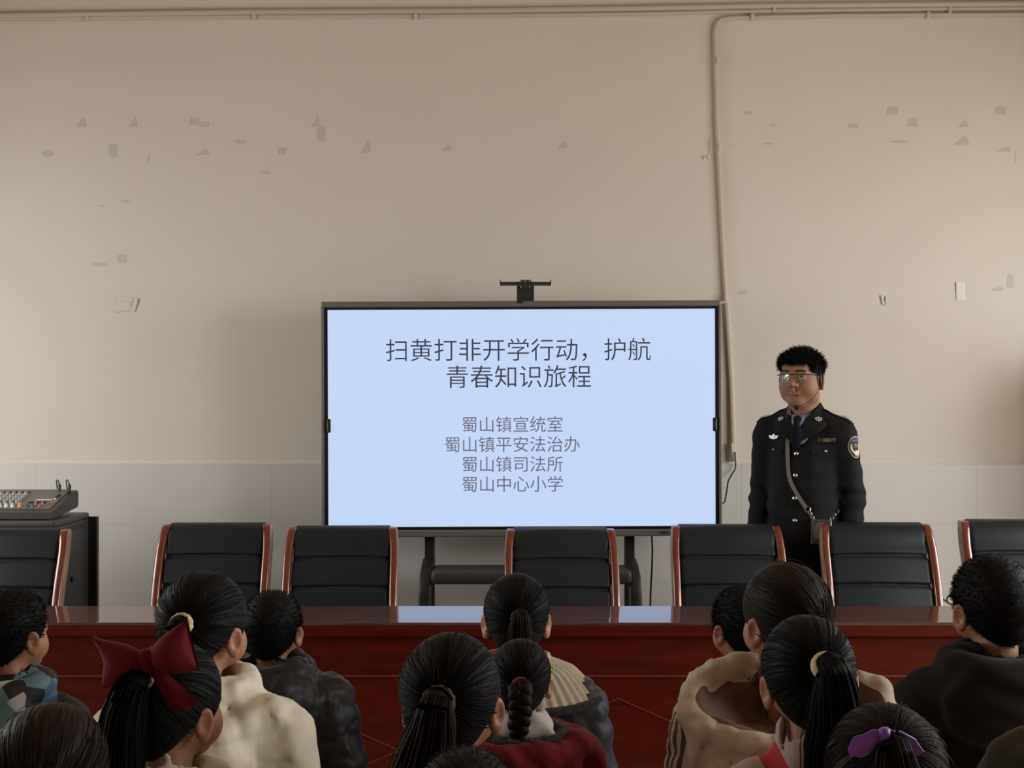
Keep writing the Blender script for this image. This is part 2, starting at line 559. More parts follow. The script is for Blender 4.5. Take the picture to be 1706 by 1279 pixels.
class Field:
    BIG = 0.08

    def __init__(self, xs, ys, zs):
        self.xs, self.ys, self.zs = (np.asarray(a, np.float32) for a in (xs, ys, zs))
        self.F = np.full((len(xs), len(ys), len(zs)), self.BIG, np.float32)

    def _sl(self, lo, hi):
        s = []
        for a, l, h in zip((self.xs, self.ys, self.zs), lo, hi):
            i, j = np.searchsorted(a, l), np.searchsorted(a, h)
            s.append(slice(max(0, i - 1), min(len(a), j + 1)))
        return tuple(s)

    def _pts(self, s):
        return self.xs[s[0]][:, None, None], self.ys[s[1]][None, :, None], self.zs[s[2]][None, None, :]

    @staticmethod
    def _mix(a, b, k):
        if k <= 0:
            return np.minimum(a, b)
        h = np.maximum(k - np.abs(a - b), 0) / k
        return np.minimum(a, b) - h * h * k * 0.25

    def _apply(self, s, d, k, op):
        if op == 'add':
            self.F[s] = self._mix(self.F[s], d, k)
        elif op == 'sub':
            self.F[s] = -self._mix(-self.F[s], d, k)
        return self

    def ell(self, c, r, k=0.0, op='add', fr=None, R=None):
        fr = fr or Frame3()
        Rt = fr.R if R is None else fr.R @ np.array(R)
        cw = fr.w(c)
        m = max(r) + k + 0.045
        s = self._sl(cw - m, cw + m)
        x, y, z = self._pts(s)
        x, y, z = x - cw[0], y - cw[1], z - cw[2]
        q = [Rt[0, i] * x + Rt[1, i] * y + Rt[2, i] * z for i in range(3)]
        k0 = np.sqrt(sum((q[i] / r[i]) ** 2 for i in range(3)))
        k1 = np.sqrt(sum((q[i] / r[i] ** 2) ** 2 for i in range(3))) + 1e-9
        return self._apply(s, k0 * (k0 - 1) / k1, k, op)

    def cap(self, a, b, ra, rb=None, k=0.0, op='add', fr=None):
        rb = ra if rb is None else rb
        fr = fr or Frame3()
        a, b = fr.w(a), fr.w(b)
        m = max(ra, rb) + k + 0.045
        s = self._sl(np.minimum(a, b) - m, np.maximum(a, b) + m)
        x, y, z = self._pts(s)
        ba = b - a
        L = float(ba @ ba) + 1e-12
        h = np.clip(((x - a[0]) * ba[0] + (y - a[1]) * ba[1] + (z - a[2]) * ba[2]) / L, 0, 1)
        d = np.sqrt((x - a[0] - ba[0] * h) ** 2 + (y - a[1] - ba[1] * h) ** 2 + (z - a[2] - ba[2] * h) ** 2) - (ra + (rb - ra) * h)
        return self._apply(s, d, k, op)

    def box(self, c, half, r, k=0.0, op='add', fr=None):
        fr = fr or Frame3()
        cw = fr.w(c)
        m = float(np.linalg.norm(half)) + k + 0.045
        s = self._sl(cw - m, cw + m)
        x, y, z = self._pts(s)
        x, y, z = x - cw[0], y - cw[1], z - cw[2]
        q = [np.abs(fr.R[0, i] * x + fr.R[1, i] * y + fr.R[2, i] * z) - (half[i] - r) for i in range(3)]
        out = np.sqrt(sum(np.maximum(t, 0) ** 2 for t in q))
        ins = np.minimum(np.maximum(np.maximum(q[0], q[1]), q[2]), 0)
        return self._apply(s, out + ins - r, k, op)

    def ring(self, pts, r, k=0.01, op='add', fr=None, closed=True):
        n = len(pts)
        rr = r if isinstance(r, (list, tuple)) else [r] * n
        for i in range(n if closed else n - 1):
            self.cap(pts[i], pts[(i + 1) % n], rr[i], rr[(i + 1) % n], k if i else max(k, 0), op, fr)
        return self

    def cut(self, fn, k=0.0):
        """keep only where fn(x,y,z) < 0"""
        s = (slice(None),) * 3
        d = fn(*self._pts(s))
        self.F = -self._mix(-self.F, -np.broadcast_to(d, self.F.shape).astype(np.float32), k)
        return self

    def disp(self, fn):
        s = (slice(None),) * 3
        self.F = self.F + np.asarray(fn(*self._pts(s)), np.float32)
        return self

    def sample(self, p):
        p = np.atleast_2d(p)
        idx, fr = [], []
        for a, v in zip((self.xs, self.ys, self.zs), p.T):
            i = np.clip(np.searchsorted(a, v) - 1, 0, len(a) - 2)
            idx.append(i)
            fr.append(np.clip((v - a[i]) / (a[i + 1] - a[i]), 0, 1))
        out = 0
        for dx in (0, 1):
            for dy in (0, 1):
                for dz in (0, 1):
                    w = (fr[0] if dx else 1 - fr[0]) * (fr[1] if dy else 1 - fr[1]) * (fr[2] if dz else 1 - fr[2])
                    out = out + w * self.F[idx[0] + dx, idx[1] + dy, idx[2] + dz]
        return out

    def hit(self, o, d, t0, t1, n=300):
        """first inside point along the ray o + t d"""
        ts = np.linspace(t0, t1, n)
        p = np.asarray(o, float)[None] + ts[:, None] * np.asarray(d, float)[None]
        f = self.sample(p)
        i = np.argmax(f < 0)
        return p[i] if f[i] < 0 else None

    def mesh(self):
        F = self.F
        ins = F < 0
        nx, ny, nz = F.shape
        cnt = np.zeros((nx - 1, ny - 1, nz - 1), np.int8)
        for a in (0, 1):
            for b in (0, 1):
                for c in (0, 1):
                    cnt += ins[a:nx - 1 + a, b:ny - 1 + b, c:nz - 1 + c]
        act = (cnt > 0) & (cnt < 8)
        I, J, K = np.nonzero(act)
        vid = np.full(act.shape, -1, np.int64)
        vid[I, J, K] = np.arange(len(I))
        xs, ys, zs = self.xs.astype(np.float64), self.ys.astype(np.float64), self.zs.astype(np.float64)
        acc = np.zeros((len(I), 3))
        num = np.zeros(len(I))
        corners = [(a, b, c) for a in (0, 1) for b in (0, 1) for c in (0, 1)]
        for p in corners:
            for ax in range(3):
                if p[ax]:
                    continue
                q = list(p)
                q[ax] = 1
                f0 = F[I + p[0], J + p[1], K + p[2]].astype(np.float64)
                f1 = F[I + q[0], J + q[1], K + q[2]].astype(np.float64)
                cr = (f0 < 0) != (f1 < 0)
                t = np.where(cr, f0 / np.where(cr, f0 - f1, 1), 0)
                a = np.stack([xs[I + p[0]], ys[J + p[1]], zs[K + p[2]]], 1)
                b = np.stack([xs[I + q[0]], ys[J + q[1]], zs[K + q[2]]], 1)
                acc += np.where(cr[:, None], a + (b - a) * t[:, None], 0)
                num += cr
        V = acc / num[:, None]
        quads = []
        for ax in range(3):
            s0 = [slice(None)] * 3
            s1 = [slice(None)] * 3
            s0[ax] = slice(0, -1)
            s1[ax] = slice(1, None)
            A, B = ins[tuple(s0)], ins[tuple(s1)]
            ch = A != B
            # interior edges only
            o1, o2 = [(1, 2), (2, 0), (0, 1)][ax]
            i, j, l = np.nonzero(ch)
            id3 = np.stack([i, j, l], 1)
            ok = (id3[:, o1] > 0) & (id3[:, o2] > 0) & (id3[:, o1] < F.shape[o1] - 1) & (id3[:, o2] < F.shape[o2] - 1)
            id3 = id3[ok]
            fl = A[id3[:, 0], id3[:, 1], id3[:, 2]]
            e1 = np.zeros(3, int); e1[o1] = 1
            e2 = np.zeros(3, int); e2[o2] = 1
            g = lambda d: vid[tuple((id3 - d).T)]
            q = np.stack([g(0 * e1), g(e1), g(e1 + e2), g(e2)], 1)
            q = np.where(fl[:, None], q, q[:, ::-1])
            quads.append(q)
        Q = np.concatenate(quads)
        Q = Q[(Q >= 0).all(1)]
        return V, Q


def big_mesh(name, V, Q, mats, parent=None, idx=None, attr=None, loc=None):
    me = bpy.data.meshes.new(name)
    V = np.asarray(V, np.float32)
    me.vertices.add(len(V))
    me.vertices.foreach_set('co', V.ravel())
    Q = np.asarray(Q, np.int32)
    n, w = Q.shape
    me.loops.add(n * w)
    me.loops.foreach_set('vertex_index', Q.ravel())
    me.polygons.add(n)
    me.polygons.foreach_set('loop_start', np.arange(n, dtype=np.int32) * w)
    me.polygons.foreach_set('use_smooth', np.ones(n, bool))
    if idx is not None:
        me.polygons.foreach_set('material_index', np.asarray(idx, np.int32))
    if attr is not None:
        a = me.attributes.new('flow', 'FLOAT_VECTOR', 'POINT')
        a.data.foreach_set('vector', np.asarray(attr, np.float32).ravel())
    me.update(calc_edges=True)
    return link(name, me, parent, loc, mats)


def centers(V, Q):
    return V[Q].mean(1)


# many thin strands as one quad mesh: paths (n, m, 3), radius root->tip
def strands_mesh(paths, r0, r1):
    n, m, _ = paths.shape
    t = np.gradient(paths, axis=1)
    t /= np.linalg.norm(t, axis=2, keepdims=True) + 1e-9
    ref = np.where(np.abs(t[..., 2:3]) < 0.9, np.array([0, 0, 1.0]), np.array([1.0, 0, 0]))
    a = np.cross(t, ref)
    a /= np.linalg.norm(a, axis=2, keepdims=True) + 1e-9
    b = np.cross(t, a)
    rr = np.linspace(r0, r1, m)[None, :, None]
    ring = [paths + (a * math.cos(u) + b * math.sin(u)) * rr for u in (0, 2 * PI / 3, 4 * PI / 3)]
    V = np.stack(ring, 2).reshape(-1, 3)
    base = (np.arange(n)[:, None] * m + np.arange(m - 1)[None]) * 3
    q = []
    for j in range(3):
        k2 = (j + 1) % 3
        q.append(np.stack([base + j, base + k2, base + 3 + k2, base + 3 + j], -1).reshape(-1, 4))
    return V, np.concatenate(q)


def join(parts):
    V, Q, n = [], [], 0
    for v, q in parts:
        V.append(v); Q.append(q + n); n += len(v)
    return np.concatenate(V), np.concatenate(Q)


# ------------------------------------------------------------------ chairs
def build_chair_meshes():
    f = Field(lin((-.24, .24, .0055)), lin((-.10, .14, .0055)), lin((.36, 1.08, .0055)))

    def bend(z):       # backrest lean: leans back towards the wall with height
        t = np.clip((z - .45) / .58, 0, 1.1)
        return -.045 + .17 * t ** 1.25 - .035 * np.sin(t * PI)
    xs, ys, zs = f._pts((slice(None),) * 3)
    yy = ys - bend(zs)
    hw = .2005 - .006 * np.clip((zs - .9) / .13, 0, 1)
    qx, qy, qz = np.abs(xs) - (hw - .014), np.abs(yy) - (.034 - .014), np.abs(zs - .715) - (.318 - .03)
    d = np.sqrt(np.maximum(qx, 0) ** 2 + np.maximum(qy, 0) ** 2 + np.maximum(qz, 0) ** 2) + np.minimum(np.maximum(np.maximum(qx, qy), qz), 0) - .014
    # rounded head roll
    d = Field._mix(d, np.sqrt((yy - .004) ** 2 + (zs - 1.003) ** 2) + np.maximum(np.abs(xs) - hw, 0) * 1.0 - .038, .03)
    groove = np.zeros_like(d)
    for z0 in (.915, .800, .690, .580):
        groove = groove + .011 * np.exp(-((zs - z0 + .006 * (np.abs(xs) / .2) ** 2) / .0075) ** 2)
    puff = -.008 * np.cos(np.clip(np.abs(xs) / .2005, 0, 1) * PI / 2) * np.clip(-yy / .03, 0, 1)
    f.F = (d + groove * np.clip(-yy / .02, 0, 1) + puff).astype(np.float32)
    V, Q = f.mesh()
    return V, Q, bend


cV, cQ, chair_bend = build_chair_meshes()
CHAIR_MESH = None


def bend_pt(z):
    return float(chair_bend(np.array(z)))


def make_chair(label):
    t = thing('conference_chair', label, 'chair', group='conference chairs behind the long table')
    big_mesh('backrest', cV, cQ, M['leather'], t)
    s = Field(lin((-.25, .25, .01)), lin((-.52, .02, .01)), lin((.36, .52, .008)))
    s.box((0, -.25, .43), (.215, .235, .045), .035)
    s.disp(lambda x, y, z: -.012 * np.cos(np.clip(x / .215, -1, 1) * PI / 2) * np.cos(np.clip((y + .25) / .235, -1, 1) * PI / 2) * (z > .43))
    V, Q = s.mesh()
    big_mesh('seat', V, Q, M['leather'], t)
    for sx in (-1, 1):
        zz = np.concatenate([np.linspace(.0, .45, 6), np.linspace(.5, .98, 14), [1.005, 1.025, 1.035]])
        pts, fac = [], []
        for z in zz:
            if z < .45:
                y = bend_pt(.45) + (.45 - z) * .28
            else:
                y = bend_pt(z) - .006
            x = .219 - .010 * max(0, (z - .93) / .1) ** 1.5
            pts.append((sx * x, y, z))
        mb = MB()
        # swept rectangular section, front face lacquered, outer side pale
        V, Fq, Mi = [], [], []
        prof = [(-.016, -.034), (-.011, -.041), (.011, -.041), (.016, -.034), (.016, .026), (.011, .03), (-.011, .03), (-.016, .026)]
        for i, p in enumerate(pts):
            sc = 1.0 if i < len(pts) - 2 else (0.85 if i == len(pts) - 2 else 0.55)
            for (a, b) in prof:
                V.append((p[0] + a * sx, p[1] + b * sc, p[2]))
        n = len(prof)
        for i in range(len(pts) - 1):
            for j in range(n):
                a, b = i * n + j, i * n + (j + 1) % n
                Fq.append((a, b, b + n, a + n))
                Mi.append(1 if j in (3,) else 0)
        Fq += [tuple(range(n)), tuple(range((len(pts) - 1) * n, len(pts) * n))]
        Mi += [0, 0]
        mb.add(V, Fq, 0, True)
        mb.M = Mi
        mb.build('side_frame', [M['chair_wood'], M['chair_side']], t)
        # armrest and front leg
        ax = sx * .240
        arm = [(sx * .232, bend_pt(.66) + .02, .655), (ax, -.02, .690), (ax, -.12, .697), (ax, -.24, .690), (ax, -.295, .665), (ax - sx * .004, -.305, .60)]
        MB().tube(arm, 1.0, n=12, flat=(.019, .026)).build('armrest', M['chair_wood'], t)
        MB().tube([(ax - sx * .004, -.305, .605), (ax - sx * .008, -.30, .3), (ax - sx * .008, -.30, 0)], 1.0, n=12, flat=(.022, .02)).build('leg', M['chair_wood'], t)
        MB().box((sx * .21 - .022, -.33, .375), (sx * .235 + .018, -.0, .405), .004).build('seat_rail', M['chair_wood'], t)
    return t


def copy_tree(o, parent=None):
    c = o.copy()
    COL.objects.link(c)
    if parent is not None:
        c.parent = parent
    for ch in list(o.children):
        copy_tree(ch, c)
    return c


CH_D = 4.93
chairs = [(21, 880, 'black leather conference chair in front of the black equipment cabinet, cut by the left edge'),
          (360, 871, 'black leather conference chair behind the girl with the yellow scrunchie, left of the display'),
          (571, 876, 'black leather conference chair covering the lower left corner of the lit screen'),
          (935, 879, 'black leather conference chair in front of the middle of the lit screen'),
          (1211, 874, 'black leather conference chair left of the officer at the lower right screen corner'),
          (1459, 870, 'black leather conference chair in front of the officer on the sleeve-patch side'),
          (1695, 866, 'black leather conference chair behind the short-haired boy, cut by the right edge')]
proto = None
for i, (px, py, lab) in enumerate(chairs):
    o = make_chair(lab) if proto is None else copy_tree(proto)
    proto = proto or o
    o['label'] = lab
    p = P(px, py, CH_D + .075)
    o.location = (p.x, CH_D + (random.uniform(-.01, .01)), (p.z - 1.0445) if False else 0)
    s = p.z / 1.0445
    o.scale = (1, 1, s)
    o.rotation_euler = (0, 0, math.radians((3, 1.5, 2, 1, -1.5, -2, -3)[i]))

# ------------------------------------------------------------------ long table
TY0, TY1, TZ = 4.247, 4.592, 0.76
tb = thing('conference_table', 'long dark red lacquered table between the children and the black chairs', 'table', (0, (TY0 + TY1) / 2, 0))
ty = (TY0 + TY1) / 2
TX0, TX1 = -2.75, 2.75
MB().box((TX0, TY0 - ty, TZ - .012), (TX1, TY1 - ty, TZ), .003).build('tabletop', M['wood_top'], tb)
e = MB()
prof = [(TY0 - ty + .004, TZ - .0125), (TY0 - ty - .002, TZ - .020), (TY0 - ty - .002, TZ - .046), (TY0 - ty + .006, TZ - .054), (TY0 - ty + .02, TZ - .058), (TY1 - ty - .01, TZ - .058), (TY1 - ty - .002, TZ - .0125)]
e.prism(prof, TX0, TX1, plane='yz')
e.build('table_edge', M['wood'], tb)
PY = TY0 - ty + .028
pn = MB()
pn.box((TX0 + .03, PY, .08), (TX1 - .03, PY + .018, TZ - .058))
pn.box((TX0 + .03, PY - .004, TZ - .075), (TX1 - .03, PY, TZ - .060))
pn.build('front_panel', M['wood'], tb)
MB().box((TX0 + .03, PY - .008, .561), (TX1 - .03, PY, .570), .003).build('moulding', M['wood_line'], tb)
MB().box((TX0 + .02, PY - .014, 0), (TX1 - .02, PY + .02, .09), .005).build('plinth', M['wood'], tb)
for i in range(-2, 3):
    cx = .377 + 1.2 * i
    if abs(cx) > 2.5:
        continue
    zc, hx, hz = .30, .42, .185
    pts = [(cx, zc + hz), (cx + hx, zc), (cx, zc - hz), (cx - hx, zc)]
    mb = MB()
    for a, b in zip(pts, pts[1:] + pts[:1]):
        mb.tube([(a[0], PY - .001, a[1]), (b[0], PY - .001, b[1])], .0035, n=6)
    mb.build('lozenge_moulding', M['wood_line'], tb)
for x in (TX0 + .04, -1.66, -.25, .55, TX1 - .06):
    MB().box((x, PY + .0185, 0), (x + .02, TY1 - ty - .03, TZ - .0585)).build('side_panel', M['wood'], tb)

# ------------------------------------------------------------------ interactive display on its stand
DD = 5.71
pm = DD / FPX
ctr = P(869, 696, DD)
dsp = thing('interactive_display', 'large lit flat-panel display showing a pale blue slide of Chinese text', 'display', (ctr.x, DD, ctr.z))
dsp.rotation_euler = (0, math.radians(-0.22), 0)


def dl(px, py):
    v = P(px, py, DD)
    return v.x - ctr.x, v.z - ctr.z


ox0, oz1 = dl(535, 501)
ox1, oz0 = dl(1202.5, 894)
ix0, iz1 = dl(546, 515)
ix1, iz0 = dl(1192, 877)
gx0, gz1 = dl(540, 511)
gx1, gz0 = dl(1198, 882)
mb = MB()
mb.box((ox0, .0, gz1), (ox1, .085, oz1), .006)
mb.box((ox0, .0, oz0), (ox1, .085, gz0), .006)
mb.box((ox0, .0, gz0 - .004), (gx0, .085, gz1 + .004), .003)
mb.box((gx1, .0, gz0 - .004), (ox1, .085, gz1 + .004), .003)
mb.box((ox0 + .02, .03, oz0 + .02), (ox1 - .02, .08, oz1 - .02))
mb.build('housing', M['grey_frame'], dsp)
mb = MB()
mb.box((gx0, .006, iz1), (gx1, .028, gz1))
mb.box((gx0, .006, gz0), (gx1, .028, iz0))
mb.box((gx0, .006, iz0), (ix0, .028, iz1))
mb.box((ix1, .006, iz0), (gx1, .028, iz1))
mb.build('bezel', M['bezel'], dsp)
scr = MB().box((ix0, .010, iz0), (ix1, .026, iz1)).build('screen', M['screen'], dsp)
lines = [('扫黄打非开学行动，护航', 864, 582.5, 442, 'title_ink', -0.003),
         ('青春知识旅程', 864.5, 627, 241, 'title_ink', -0.003),
         ('蜀山镇宣统室', 853.5, 706.5, 168, 'sub_ink', 0.0),
         ('蜀山镇平安法治办', 853.5, 740, 225, 'sub_ink', 0.0),
         ('蜀山镇司法所', 853.5, 773, 168, 'sub_ink', 0.0),
         ('蜀山中心小学', 853.5, 806, 168, 'sub_ink', 0.0)]
for txt, px, py, w, m, off in lines:
    a, F = obj_text(txt, 1.0, 0.0, off, w * pm)
    x, z = dl(px, py)
    V = [(x + p[0], .0095, z + p[1]) for p in a]
    me = mesh_from('lettering', V, F)
    link('lettering', me, scr, None, M[m])
for px, sgn in ((547.5, 1), (1191, -1)):
    x, z = dl(px, 708)
    mb = MB().box((x - .010, -.008, z - .033), (x + .010, .010, z + .033), .006)
    mb.box((x - .006 + sgn * .004, -.011, z - .012), (x + .006 + sgn * .004, -.004, z + .012), .002)
    mb.build('side_clip', M['black'], dsp)
x, z = dl(868, 503)
MB().box((x - .012, -.006, z - .006), (x + .012, .01, z + .006), .002).build('camera_lens', M['black'], dsp)
mb = MB()
x, z = dl(1104, 888)
for i in range(3):
    mb.box((x - .012 + i * .014, -.002, z - .004), (x - .004 + i * .014, .001, z + .004))
mb.build('port', M['black'], dsp)

# bracket for a camera on top of the display
bk = P(875, 501, DD)
br = thing('camera_bracket', 'small black T-shaped camera bracket standing on top of the display', 'bracket', (bk.x, DD + .04, bk.z))


def bl(px, py):
    v = P(px, py, DD)
    return v.x - bk.x, v.z - bk.z


x0, z0 = bl(861, 501.5); x1, z1 = bl(890, 475)
MB().box((x0, -.012, z0 + .003), (x1, .012, z1), .002).build('upright_plate', M['black_metal'], br)
mb = MB()
a0, b0 = bl(833, 473); a1, b1 = bl(918, 469)
mb.box((a0, -.03, b0), (a1, .05, b1), .001)
mb.box((a0 - .001, -.03, b0), (a0 + .003, .05, b1 + .010))
mb.box((a1 - .003, -.03, b0), (a1 + .001, .05, b1 + .010))
mb.build('tray', M['black_metal'], br)
q = [bl(x, y) for x, y in ((864, 471), (867, 466), (884, 466), (888, 471), (883.5, 474), (883.5, 478), (880, 481), (870, 481), (866.5, 478), (866.5, 474))]
MB().prism(q, -.035, -.0305).build('hinge_plate', M['black_metal'], br)
for (px, py) in ((867.8, 468.4), (875, 468.4), (882.5, 468.4), (867.8, 477.7), (882.5, 477.7)):
    x, z = bl(px, py)
    MB().lathe([(.0035, -.039), (.0035, -.034)], (x, 0, z), 'y', 12).build('screw', M['screw'], br)

# mobile stand
st = thing('display_stand', 'black wheeled stand carrying the display, its shelf seen between the chairs', 'stand', (ctr.x, DD + .02, 0))


def sl(px, py, d=DD):
    v = P(px, py, d)
    return v.x - ctr.x, v.z


for px in (713, 1053):
    x, z = sl(px, 893)
    MB().box((x - .0235, .09, .1), (x + .0235, .135, z + .35), .003).build('column', M['black_metal'], st)
    MB().box((x - .0235, .066, z + .02), (x + .0235, .0895, z + .35), .002).build('mounting_arm', M['black_metal'], st)
for px, s in ((712, -1), (1054, 1)):
    x, z = sl(px, 945)
    pts = [(x, .10, z + .012), (x, .0, z - .005), (x + s * .003, -.065, z - .045), (x + s * .006, -.085, z - .12), (x + s * .008, -.09, .2), (x + s * .008, -.09, .13)]
    MB().tube(pts, 1.0, n=14, flat=(.022, .03)).build('leg', M['black_metal'], st)
    MB().box((x - .028, -.30, .085), (x + .028, .28, .135), .01).build('foot', M['black_metal'], st)
    for yy in (-.26, .24):
        MB().lathe([(.01, -.016), (.038, -.016), (.042, -.008), (.042, .008), (.038, .016), (.01, .016)], (x, yy, .042), 'x', 20).build('caster', M['black'], st)
xa, za = sl(724, 957); xb, zb = sl(1046, 957)
s_ = Field(lin((xa - .05, xb + .05, .012)), lin((-.16, .14, .012)), lin((za - .08, za + .08, .008)))
s_.box(((xa + xb) / 2, -.01, za), ((xb - xa) / 2 + .012, .11, .034), .022)
V, Q = s_.mesh()
big_mesh('shelf', V, Q, M['dark_grey'], st)
cable2 = MB().tube([P(1086, 893, 5.72), P(1087, 915, 5.74), P(1086, 950, 5.77), P(1084, 985, 5.8), P(1083, 1030, 5.82), P(1085, 1200, 5.85), P(1095, 1195, 5.9)], .0045, n=8)
o = tag(cable2.build('power_cable', M['black']), 'black power cable hanging straight down under the display', 'cable')

# ------------------------------------------------------------------ equipment cabinet with mixing console
CX, CY0, CY1, CZ = -1.962, 5.15, 5.565, 1.028
cbn = thing('equipment_cabinet', 'black metal equipment cabinet against the left of the wall under the mixing console', 'cabinet', (CX - .3, (CY0 + CY1) / 2, 0))
lx0, lx1, ly0, ly1 = -.42, .30, -(CY1 - CY0) / 2, (CY1 - CY0) / 2
MB().box((lx0, ly0, .05), (lx1, ly1, CZ - .03), .006).build('body', M['dark_grey'], cbn)
MB().box((lx0 - .006, ly0 - .008, CZ - .0295), (lx1 + .004, ly1, CZ), .01).build('top', M['dark_grey'], cbn)
MB().box((lx0 - .01, ly1 + .0005, .03), (lx1 + .037, ly1 + .032, CZ - .022), .003).build('back_panel', M['black'], cbn)
MB().box((lx0 + .02, ly0 - .012, .10), (lx1 - .03, ly0 - .0005, CZ - .05), .004).build('door', M['black'], cbn)
MB().box((lx1 + .0005, -.015, .735), (lx1 + .006, .02, .76), .002).build('latch', M['black'], cbn)
MB().box((lx1 + .0005, -.03, .965), (lx1 + .003, .14, .985), .001).build('side_grip', M['black'], cbn)
for sx in (lx0 + .05, lx1 - .05):
    for sy in (ly0 + .05, ly1 - .05):
        MB().lathe([(.025, 0), (.025, .05)], (sx, sy, 0), 'z', 14).build('foot', M['black'], cbn)

MX1 = -1.99
mix = thing('mixing_console', 'grey audio mixing console with colored knobs on top of the black cabinet', 'mixer', (MX1 - .28, 5.18, CZ))
M['console'] = mat('console_panel', (0.15, 0.15, 0.135), 0.5)
M['console_dark'] = mat('console_side', (0.028, 0.028, 0.027), 0.4)
W = .30
x0, x1 = -.34, .28
prof = [(0.0, .006), (0.004, .034), (.05, .043), (.29, .108), (.315, .106), (.33, .094), (.33, .04), (.315, .028), (.04, .004)]
b = MB().prism(prof, x0, x1 - .016, plane='yz')
b.build('chassis', M['console_dark'], mix)
MB().prism([(a, bb) for a, bb in prof], x1 - .0155, x1, plane='yz').build('end_cheek', M['console_dark'], mix)
sl_ = (.108 - .043) / .24
ang = math.atan(sl_)
RX = Matrix.Rotation(ang, 3, 'X')


def cp(x, v, h=0.0):
    """point on the sloping control panel"""
    return Vector((x, .05 + v * math.cos(ang) - h * math.sin(ang), .0435 + v * math.sin(ang) + h * math.cos(ang)))


L = .24 / math.cos(ang)
mb = MB()
c = cp((x0 + x1 - .02) / 2, L / 2, .0015)
mb.box((c.x - (x1 - x0 - .03) / 2, c.y - L / 2, c.z - .0015), (c.x + (x1 - x0 - .03) / 2, c.y + L / 2, c.z + .0015), R=RX)
mb.build('control_panel', M['console'], mix)
kc = {'white': mat('knob_white', (.85, .83, .78), .4), 'grey': mat('knob_grey', (.35, .36, .36), .4), 'yellow': mat('knob_yellow', (.75, .38, .04), .4),
      'green': mat('knob_green', (.05, .12, .08), .4), 'red': mat('knob_red', (.5, .06, .07), .4)}


def knob(x, v, col, r=.0085, h=.016):
    mb = MB().lathe([(r, 0), (r, h * .3), (r * .75, h * .45), (r * .65, h), (r * .3, h * 1.05)], cp(x, v, .003), 'z', 14, R=RX)
    mb.build('knob', kc[col], mix)


for i in range(13):
    x = .085 - i * .027
    knob(x, .022, 'white')
    knob(x, .075, 'grey')
    knob(x, .105, 'grey', .008, .018)
    knob(x, .140, 'grey')
    knob(x, .172, 'grey')
    mb = MB()
    c = cp(x, .218, .002)
    mb.lathe([(.009, 0), (.009, .003), (.004, .003), (.004, .0)], cp(x, .212, .0025), 'z', 14, R=RX)
    mb.build('jack_socket', M['black'], mix)
knob(.118, .024, 'yellow', .010, .018)
knob(.150, .020, 'green'); knob(.176, .020, 'green'); knob(.206, .024, 'red', .0105, .014)
knob(.176, .05, 'grey', .005); knob(.206, .05, 'grey', .005); knob(.236, .05, 'red', .004)
mb = MB()
for i in range(9):
    c = cp(.14 + i * .0085, .075, .004)
    mb.box((c.x - .003, c.y - .008, c.z - .003), (c.x + .003, c.y + .008, c.z + .003), R=RX)
mb.build('button_row', M['black'], mix)
c = cp(.19, .11, .003)
MB().box((c.x - .035, c.y - .004, c.z - .002), (c.x + .035, c.y + .004, c.z + .002), R=RX).build('label_strip', kc['white'], mix)
c = cp(.235, .155, .004)
MB().box((c.x - .006, c.y - .02, c.z - .004), (c.x + .006, c.y + .02, c.z + .004), R=RX).build('switch', M['black'], mix)
MB().lathe([(.004, 0), (.004, .006)], cp(.237, .118, .003), 'z', 10, R=RX).build('indicator_lamp', kc['white'], mix)
# two plugged audio leads arching over the back of the console
for i, (xo, lab) in enumerate(((.217, 'left one of two looped audio cables plugged into the mixing console'), (.262, 'right one of two looped audio cables plugged into the mixing console'))):
    base = Vector(mix.location)
    root = cp(min(xo, .262), .222 + .0 * i, .004) + base
    t = thing('audio_cable', lab, 'cable', tuple(root), group='audio cables on the mixing console')
    MB().tube([(0, 0, 0), (0.001, .004, .022), (-.002, .004, .034)], [.0075, .0075, .004], n=10).build('plug', M['black'], t)
    MB().tube([(-.002, .004, .032), (-.008, .010, .045), (-.018, .022, .05), (-.028, .04, .045), (-.033, .06, .02), (-.033, .078, -.03), (-.03, .082, -.10)], .0028, n=8).build('lead', M['black'], t)

# unseen air-conditioner-like block, added right of the frame to shadow the wall
shade_block = thing('floor_air_conditioner', 'tall white floor-standing air conditioner against the wall right of the frame', 'air conditioner', (3.12, 5.72, 0))
M['ac'] = mat('white_enamel', (.7, .7, .68), .35)
MB().box((-.25, -.17, .04), (.25, .17, 1.80), .02).build('body', M['ac'], shade_block)
MB().box((-.25, -.16, 0), (.25, .16, .039), .004).build('base', M['dark_grey'], shade_block)
mb = MB()
for i in range(8):
    mb.box((-.2, -.182, 1.45 + i * .035), (.2, -.1705, 1.465 + i * .035))
mb.build('louver', M['dark_grey'], shade_block)

# ------------------------------------------------------------------ people
M['skin'] = mat('skin', (0.37, 0.18, 0.10), 0.5, bump=0.02, bscale=200, var=0.08, vscale=20)
M['skin_adult'] = mat('skin_adult', (0.27, 0.150, 0.094), 0.62, spec=0.35, bump=0.02, bscale=200, var=0.08, vscale=20)
M['lip'] = mat('lip', (0.20, 0.082, 0.056), 0.45)
M['eye_white'] = mat('eye_white', (0.7, 0.68, 0.65), 0.25)
M['iris'] = mat('iris', (0.012, 0.008, 0.006), 0.15)
for s_ in ('skin', 'skin_adult'):
    b_ = M[s_].node_tree.nodes['Principled BSDF']
    b_.inputs['Subsurface Weight'].default_value = 0.15
    b_.inputs['Subsurface Radius'].default_value = (0.02, 0.008, 0.004)
    b_.inputs['Subsurface Scale'].default_value = 0.3


